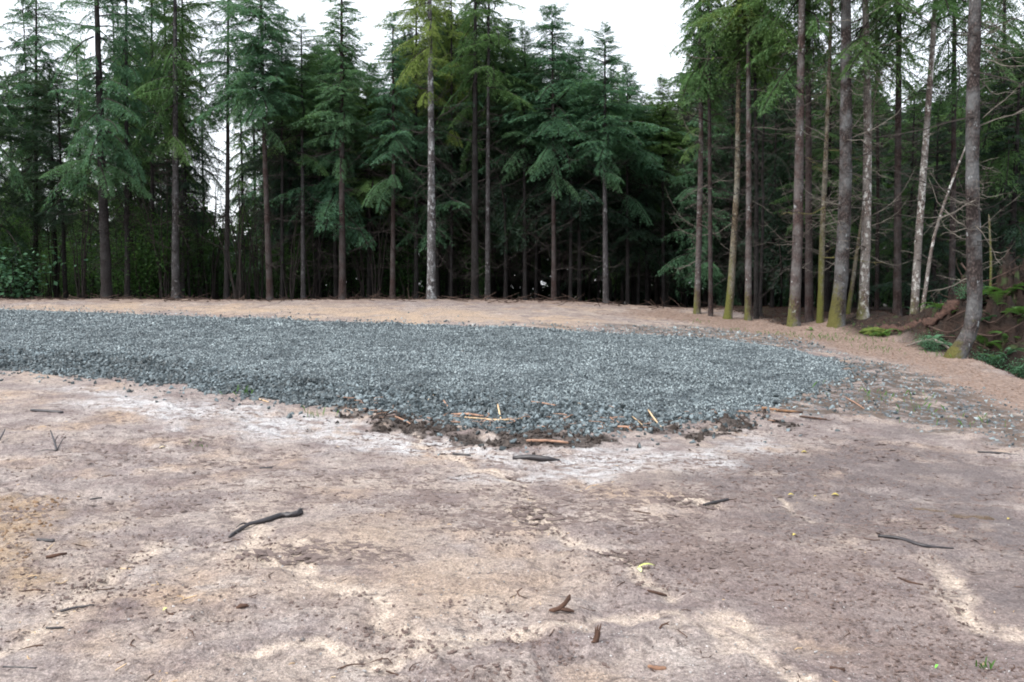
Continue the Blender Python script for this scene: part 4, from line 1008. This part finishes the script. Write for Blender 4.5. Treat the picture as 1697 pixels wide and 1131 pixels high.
def world_path(pts, dz=0.):
    """[(px, py, Y)] -> world points on the view rays at those depths' ground"""
    out = []
    for px, Y, h in pts:
        x = (px - 848.5) / FPX * Y; out.append((x, Y, gz(x, Y) + h))
    return out
def obj_tube(name, pts, rad, mat, label=None, cat=None, parent=None, n=9, wob=.12, seed=1, res=4, group=None):
    P = np.array(pts, float); t = np.linspace(0, len(P) - 1, (len(P) - 1) * res + 1)
    Pi = np.stack([np.interp(t, range(len(P)), P[:, j]) for j in range(3)], 1)
    for _ in range(2): Pi[1:-1] = (Pi[:-2] + 2 * Pi[1:-1] + Pi[2:]) / 4
    ri = np.interp(t, range(len(P)), rad); o0 = Pi[0].copy()
    V, T, Q = tube(Pi - o0, ri, n, wob, seed)
    o = link(name, mesh_np(name, V, T, Q, [mat], smooth=True), parent)
    o.location = o0 if parent is None else Vector(o0) - parent.location
    return tag(o, label, cat, group)
lg = obj_tube("fallen_log", world_path([(1452, 22.2, .04), (1500, 21.6, .08), (1545, 21.1, .18), (1585, 20.8, .22), (1625, 20.7, .0)]), [.07, .12, .13, .13, .10], M_log, "rotten red brown log sloping up into the root mound", "log", n=16, wob=.9, res=14)
for i, (a, b, c) in enumerate([((1540, 20.6, .15), (1580, 20.0, .22), (1625, 19.9, .35)), ((1560, 20.2, .05), (1600, 19.6, .12), (1650, 19.3, .1)), ((1590, 20.9, .9), (1620, 20.2, .75), (1690, 20.0, .8)),
                               ((1600, 20.2, .5), (1640, 19.7, .5), (1680, 19.6, .3)), ((1570, 20.6, .4), (1600, 20.2, .3), (1640, 19.9, .25)), ((1610, 19.6, .3), (1650, 19.3, .45), (1697, 19.2, .3))]):
    obj_tube("exposed_root", world_path([a, b, c]), [.028, .02, .008], M_root, "bare crooked root sticking out of the root mound", "root", n=6, wob=.3, seed=i, group="roots in the root mound")
obj_tube("driftwood_root", world_path([(1505, 19.9, .03), (1530, 20.1, .12), (1548, 20.0, .16), (1566, 19.6, .08), (1575, 19.3, .02)]), [.02, .045, .05, .045, .03], mat_plain("grey_root", (.22, .19, .17), (.09, .075, .065), .9, 8), "greyish arched root between the log and the hooked tree foot", "root", n=7)
def tangle():
    g = np.random.default_rng(21); A = Acc()
    for i in range(620):
        x = 12.4 + g.normal(0, 1.1); y = 20.0 + g.normal(0, .9)
        if side_of_edge(np.array([x]), np.array([y]))[0] < .15: continue
        z = gz(x, y); a = g.uniform(0, 6.28); L = g.uniform(.15, .8) * g.random() ** .5; e = g.uniform(-.5, .9)
        q = [np.array([x, y, z - .03])]; d = np.array([math.cos(a) * math.cos(e), math.sin(a) * math.cos(e), math.sin(e)])
        for k in range(5): d = d + g.normal(0, .25, 3); d /= np.linalg.norm(d); q.append(q[-1] + d * L / 5)
        r = g.uniform(.004, .016); A.add(tube(q, np.linspace(r, r * .3, 6), 4, cap=False))
    return A.mesh("root_tangle", [M_root], True)
tag(link("root_tangle", tangle()), "tangle of thin broken roots over the root mound", kind='stuff')
# mossy hummock
def lump(px, py, sx, sy, sz, mat, name, label, cat, seed=1):
    p = at(px, py); bm = bmesh.new(); bmesh.ops.create_icosphere(bm, subdivisions=4, radius=1)
    for v in bm.verts:
        c = v.co; k = 1 + .45 * float(fbm(np.array([c.x * 2 + seed]), np.array([c.y * 2 + c.z * 2.3]), seed, 4)[0]); v.co = Vector((c.x * sx * k, c.y * sy * k, c.z * sz * k))
    me = bpy.data.meshes.new(name); bm.to_mesh(me); bm.free(); me.materials.append(mat)
    for q in me.polygons: q.use_smooth = True
    return tag(link(name, me, None, (p[0], p[1], p[2])), label, cat)
lump(1452, 553, .42, .3, .16, M_moss, "mossy_hummock", "rounded green mossy hummock before the fallen log", "hummock", 3)

# ------------------------------------------------------------------ loose sticks, splinters and leaves on the ground
M_black = mat_plain("charred_wood", (.035, .030, .034), (.012, .011, .013), .45, 18, (1, 1, 1), .6, .5)
M_stick = mat_plain("peeled_stick", (.42, .25, .17), (.20, .12, .085), .7, 14, (1, 3, 3))
M_straw = mat_plain("straw_stick", (.62, .47, .30), (.40, .27, .15), .7, 8)
M_brownw = mat_plain("brown_wood", (.095, .052, .036), (.038, .023, .018), .85, 14, (1, 1, 1), .8)
M_greyw = mat_plain("grey_wood", (.30, .26, .24), (.16, .13, .12), .85, 14)
def stick(pts, r, mat, label, cat="stick", name="stick", lift=.4, n=7, wob=.2, twigs=()):
    W_ = []
    rr = [v * (.72 if mat in (M_stick, M_straw) else .9) for v in r]
    for (q, rad) in zip(pts, rr):
        p = at(q[0], q[1]); h = (q[2] if len(q) > 2 else 0)
        W_.append((p[0], p[1], p[2] + rad * lift + h))
    o = obj_tube(name, W_, rr, mat, label, cat, n=n, wob=wob, seed=int(pts[0][0]) % 50, res=5)
    for (ti, a, L, zz) in twigs:
        b = Vector(W_[ti]); q = b + Vector((math.cos(a), math.sin(a), zz)) * L
        obj_tube("twig", [b, (b + q) / 2 + Vector((0, 0, .02)), q], [rr[ti] * .5, rr[ti] * .4, rr[ti] * .15], mat, parent=o, n=5)
    return o
stick([(380, 892), (392, 884), (412, 872), (440, 866), (465, 858), (490, 857), (499, 852)], [.010, .014, .016, .018, .022, .024, .018], M_black, "black crooked branch lying on the dirt at left centre", "branch", "fallen_branch", .9, 8, .3, [(2, -2.2, .10, .0), (5, .9, .07, .3), (1, -1.2, .05, 0)])
stick([(52, 681), (75, 683), (104, 685)], [.02, .026, .02], M_black, "straight dark stick at the left, below the gravel edge")
stick([(94, 748), (91, 742, .05), (86, 738, .12), (84, 738, .15)], [.013, .011, .008, .004], M_black, "upright forked black twig sticking out of the dirt at left", "twig", "upright_twig", twigs=[(0, 1.0, .10, 1.4), (0, 3.3, .20, -.05), (1, .2, .05, 1.6)])
for i, (x, y, zh) in enumerate([(1, 0, 0)]): pass
stick([(-6, 738, 0), (4, 728, .04), (9, 722, .07)], [.012, .01, .006], M_black, "short dark twig poking in at the left border", "twig")
stick([(62, 896), (78, 898), (90, 898)], [.012, .015, .012], M_black, "stubby grey black wood chip above the reddish one, far left", "wood chip", "wood_chip")
stick([(76, 926), (95, 922), (110, 919)], [.014, .015, .011], M_brownw, "stubby dark reddish wood chip near the left border", "wood chip", "wood_chip")
stick([(78, 912), (90, 900)], [.004, .003], M_straw, "tiny straw between the two stubby wood chips", "straw")
stick([(100, 1014), (125, 1008), (156, 1003)], [.007, .008, .004], M_black, "thin dark twig lying low at the left", "twig")
stick([(228, 1054), (240, 1062), (252, 1066)], [.010, .014, .006], M_greyw, "leaf-shaped brown wood flake at lower left", "wood chip", "wood_chip")
stick([(196, 920), (212, 930), (225, 935)], [.004, .005, .003], M_greyw, "short pale grey twig right of the reddish wood chip", "twig")
stick([(76, 1042), (105, 1041)], [.006, .006], M_black, "small dark stick near the lower left corner", "twig")
stick([(5, 1106), (60, 1108)], [.005, .004], M_black, "long thin twig in the lower left corner", "twig")
stick([(150, 829), (168, 826)], [.009, .009], M_black, "small flat dark chip left of the crooked branch", "wood chip", "wood_chip")
stick([(430, 777), (453, 776)], [.013, .010], M_black, "small dark chip above the crooked branch", "wood chip", "wood_chip")
stick([(748, 690), (775, 690), (802, 693)], [.017, .02, .016], M_stick, "orange peeled stick at the left of the gravel's front lip", lift=1.8)
stick([(770, 694), (800, 697), (830, 700), (868, 696)], [.012, .014, .016, .013], M_straw, "long pale stick across the gravel's front lip", lift=1.8)
stick([(825, 680, .06), (828, 690, .02), (831, 700)], [.014, .014, .012], M_straw, "short upright pale stake among the front stones", "stake", lift=1.)
stick([(880, 668), (900, 671), (922, 674)], [.012, .014, .010], M_stick, "orange stick lying on the gravel behind the lip", lift=2)
stick([(735, 666), (742, 676)], [.013, .012], M_stick, "short orange stub on the stones left of the lip", lift=2)
stick([(710, 665), (720, 656)], [.012, .011], M_straw, "pale stub leaning on stones, farthest left of the wooden bits", lift=2)
stick([(872, 734), (905, 734), (942, 737)], [.018, .02, .016], M_stick, "thick orange stick lying alone below the gravel lip", lift=1.6)
stick([(1004, 710), (1035, 711), (1072, 712)], [.016, .018, .015], M_stick, "straight orange stick right of the lip's centre", lift=1.8)
stick([(1074, 688, .05), (1085, 700, .02), (1096, 710)], [.012, .013, .010], M_straw, "pale stick tilted down to the right by the orange stick", lift=1.5)
stick([(1048, 692), (1060, 702), (1070, 710)], [.008, .008, .006], M_straw, "thin pale splinter touching the straight orange stick", lift=2)
stick([(655, 692), (668, 698), (680, 704)], [.012, .013, .010], M_stick, "brownish stick left of the lip, pointing down right", lift=1.5)
stick([(420, 660), (445, 668)], [.012, .010], M_straw, "pale stick at the left foot of the gravel edge", lift=1.5)
stick([(850, 762), (880, 762), (910, 764), (928, 765)], [.02, .032, .026, .012], M_black, "black stick in the pale wet patch below the gravel", lift=.8)
stick([(750, 754), (780, 756)], [.012, .010], M_black, "small dark stick left of the black stick in the wet patch", lift=.8)
stick([(1262, 680), (1290, 683), (1330, 686)], [.022, .020, .016], mat_plain("split_wood", (.40, .22, .11), (.07, .045, .035), .8, 3), "split stick, orange at one end and dark at the other, at the gravel's right corner", lift=1.3)
stick([(1325, 692), (1350, 695), (1370, 697)], [.012, .014, .010], M_brownw, "brown stick continuing right of the split stick", lift=1.2)
stick([(1402, 661), (1418, 670), (1432, 679)], [.013, .013, .010], M_stick, "slanting pinkish stick among the mixed stones", lift=1.8)
stick([(1165, 838), (1185, 835), (1207, 830)], [.008, .013, .012], M_black, "dark bent stick beside the pale sand pocket", lift=1.)
stick([(1280, 822), (1292, 838), (1318, 850)], [.004, .005, .003], M_greyw, "thin whitish curved twig right of the sand pocket", "twig")
stick([(1455, 890), (1490, 894), (1530, 908), (1580, 910)], [.010, .014, .012, .005], M_black, "long black root lying in the rut at right", "root", "surface_root", .8)
stick([(1488, 958), (1510, 967), (1530, 970)], [.006, .008, .005], M_brownw, "small brown twig below the long black root", "twig")
stick([(1620, 750), (1660, 752), (1690, 756)], [.012, .014, .010], M_black, "dark twig near the right border above the ruts", "twig")
stick([(1050, 848), (1078, 852)], [.007, .006], M_brownw, "short brown twig on the pinkish dirt right of centre", "twig")
stick([(1072, 980), (1090, 984), (1105, 988)], [.007, .009, .006], M_brownw, "brown twig below the pair of pale leaves", "twig")
stick([(640, 1113), (660, 1120), (680, 1131)], [.004, .005, .004], M_brownw, "thin twig at the bottom edge, left of centre", "twig")
stick([(530, 1124), (560, 1118), (592, 1112)], [.003, .0035, .003], M_brownw, "hair-thin straight twig at the bottom edge", "twig")
stick([(1375, 1108), (1400, 1112)], [.008, .010], M_brownw, "chip of brown bark near the bottom right", "wood chip", "wood_chip")
stick([(1075, 1106), (1088, 1110), (1104, 1109)], [.008, .012, .008], mat_plain("orange_bark", (.34, .20, .12), (.16, .09, .06), .85, 12), "flat orange brown bark chip at the bottom, right of centre", "wood chip", "wood_chip")
# lifted root fragment and splintered stub
def blob_piece(name, label, cat, base, segs, mat, sc_=.85):
    """segs: lists of (dx, dy, dz, r) joined as tubes; first is the body, others parts"""
    b = at(*base); root = None
    for i, s_ in enumerate(segs):
        P = [(q[0], q[1], q[2]) for q in s_]; V, T, Q = tube(np.array(P), [q[3] for q in s_], 8, .35, i + 3)
        me = mesh_np(name if i == 0 else "splinter", V, T, Q, [mat], smooth=False)
        if root is None: root = link(name, me, None, (b[0], b[1], b[2])); tag(root, label, cat)
        else: link("splinter", me, root)
    root.scale = (sc_,) * 3
blob_piece("root_fragment", "forked rusty brown root fragment rearing up at the bottom centre", "root", (930, 1015), [[(-.07, .0, .012, .006), (-.045, -.01, .016, .014), (-.01, 0, .024, .017), (.02, 0, .05, .014), (.045, 0, .085, .012), (.05, 0, .105, .005)],
    [(0, 0, .02, .012), (.04, -.01, .016, .012), (.075, -.012, .01, .005)]], M_brownw)
blob_piece("splintered_stub", "small splintered brown stub standing upright at the bottom", "wood stub", (990, 1063), [[(-.012, 0, -.01, .02), (-.006, 0, .02, .022), (0, 0, .05, .022), (.004, 0, .075, .016)],
    [(.010, 0, .06, .008), (.020, 0, .105, .005), (.026, 0, .13, .001)], [(-.004, 0, .06, .008), (.002, 0, .10, .005), (.006, 0, .122, .001)], [(-.014, 0, .05, .007), (-.014, 0, .085, .004), (-.013, 0, .105, .001)],
    [(-.012, -.01, .0, .010), (-.03, -.012, .002, .008), (-.045, -.012, .0, .003)]], M_brownw, .66)
blob_piece("forked_twig", "little forked dark twig standing right of the splintered stub", "twig", (1093, 1042), [[(0, 0, 0, .006), (.015, 0, .02, .006), (.04, 0, .03, .005), (.055, 0, .04, .002)], [(.03, 0, .03, .004), (.055, 0, .02, .002)]], M_brownw)
blob_piece("wood_fragment", "chunk of rusty broken wood in a muddy dent, lower left", "wood chip", (400, 1008), [[(-.03, 0, .0, .008), (0, 0, .012, .016), (.03, 0, .018, .012), (.045, 0, .01, .004)]], M_brownw)

def twig_litter(N, seed, mat, name, label, lo, hi, near):
    g = np.random.default_rng(seed); A = Acc(); k = 0
    while k < N:
        if near: px, py = g.uniform(560, 1300), 0; py = np.interp(px, [560, 700, 850, 1050, 1300], [672, 690, 712, 705, 684]) + g.normal(0, 9); p = at0(px, py)
        else:
            y = 1 / (1 / 3. + g.random() * (1 / 16 - 1 / 3.)); x = g.uniform(-.7, .7) * (y + .3); p = (x, y)
            if float(fbm(np.array([x]), np.array([y * 1.5]), 401, 3)[0]) < g.normal(.05, .12): continue
        x, y = p[0], p[1]; k += 1; L = lo + (hi - lo) * g.random() ** 2.5; a = g.uniform(0, 6.28); q = []
        for t in (0, .35, .7, 1.): q.append((x + math.cos(a) * L * t, y + math.sin(a) * L * t)); a += g.normal(0, .3)
        q = np.array(q); z = height(q[:, 0], q[:, 1]) + L * .02 + (.03 if near else .002); r = min(.006, .0015 + L * g.uniform(.008, .022))
        A.add(tube(np.column_stack([q, z]), np.array([r, r * 1.1, r * .9, r * .5]), 4, .2, k))
    return tag(link(name, A.mesh(name, [mat])), label, kind='stuff')
twig_litter(130, 51, M_brownw, "twig_litter", "thin brown twigs scattered over the bare dirt", .02, .13, False)
twig_litter(120, 52, M_straw, "splinter_litter", "pale splinters and straw scattered over the bare dirt", .015, .09, False)
twig_litter(130, 53, M_stick, "peeled_splinters", "short peeled splinters caught along the gravel's front edge", .04, .22, True)

def leaf_obj(name, label, px, py, L, Wd, c, az_, tilt=0., curl=.3, group=None):
    p = at(px, py); V = []; nn = 7
    for i, f in enumerate(np.linspace(0, 1, nn)):
        ww = Wd * math.sin(math.pi * min(1, f * .94 + .05)) ** .8 * .5
        zz = curl * L * .3 * math.sin(f * math.pi) + tilt * f * L
        for u_ in (-1, 0, 1): V.append((f * L, u_ * ww, zz + abs(u_) * ww * .35))
    V = np.array(V); Q = []
    for i in range(nn - 1):
        for j in range(2): a = i * 3 + j; Q.append((a, a + 1, a + 4, a + 3))
    s = NT(name + "_colour"); P = s.coord('Object'); s.pbr(s.mix(s.noise(P, 60, 3), c, tuple(v * .75 for v in c)), .5, None, .4)
    o = link(name, mesh_np(name, V, None, Q, [s.m], smooth=True), None, (p[0], p[1], p[2] + .006), (0, 0, az_))
    md = o.modifiers.new("thickness", 'SOLIDIFY'); md.thickness = .001
    return tag(o, label, "leaf", group)
leaf_obj("fallen_leaf", "white-green fallen leaf pointing toward the viewer, nearer of the pair", 1056, 944, .06, .028, (.72, .78, .38), -1.35, .0, .4)
leaf_obj("fallen_leaf", "narrow yellow green fallen leaf lying sideways, behind its pale twin", 1057, 942, .10, .022, (.55, .62, .18), .12, .05, .4)
for px, py, s_, lab in [(1378, 822, .055, "brightest yellow leaf on the wet dirt at right, beside the puddle"), (1306, 822, .045, "yellow leaf left of the brightest one, at the same height"), (1328, 751, .055, "pale yellow leaf alone on the pinkish dirt higher up at right"),
                        (1314, 889, .03, "smallest yellow leaf, below the others and alone"), (1349, 824, .022, "tiny yellow scrap between the two yellow leaves"), (1670, 862, .025, "orange scrap of leaf by the puddle near the right border"),
                        (1350, 818, .022, "tiny yellow bit just above the tiny scrap")][:6]:
    leaf_obj("fallen_leaf", lab, px, py, s_, s_ * .8, (.55, .45, .12), rnd.uniform(-.5, .5), 0, .5)
leaf_obj("fallen_leaf", "pale curled leaf lying alone on the left dirt", 264, 744, .06, .04, (.62, .52, .34), .5, 0, .5)
leaf_obj("green_sprout", "tiny bright green sprout in the bottom right corner", 1550, 1110, .018, .010, (.15, .55, .05), .6, .6, .4)
leaf_obj("yellow_sprig", "small lime coloured leaf on the dirt at lower left", 270, 1014, .022, .016, (.6, .65, .2), .8, .3, .4)
print("objects", len(bpy.data.objects), "tris", sum(len(m.polygons) for m in bpy.data.meshes))
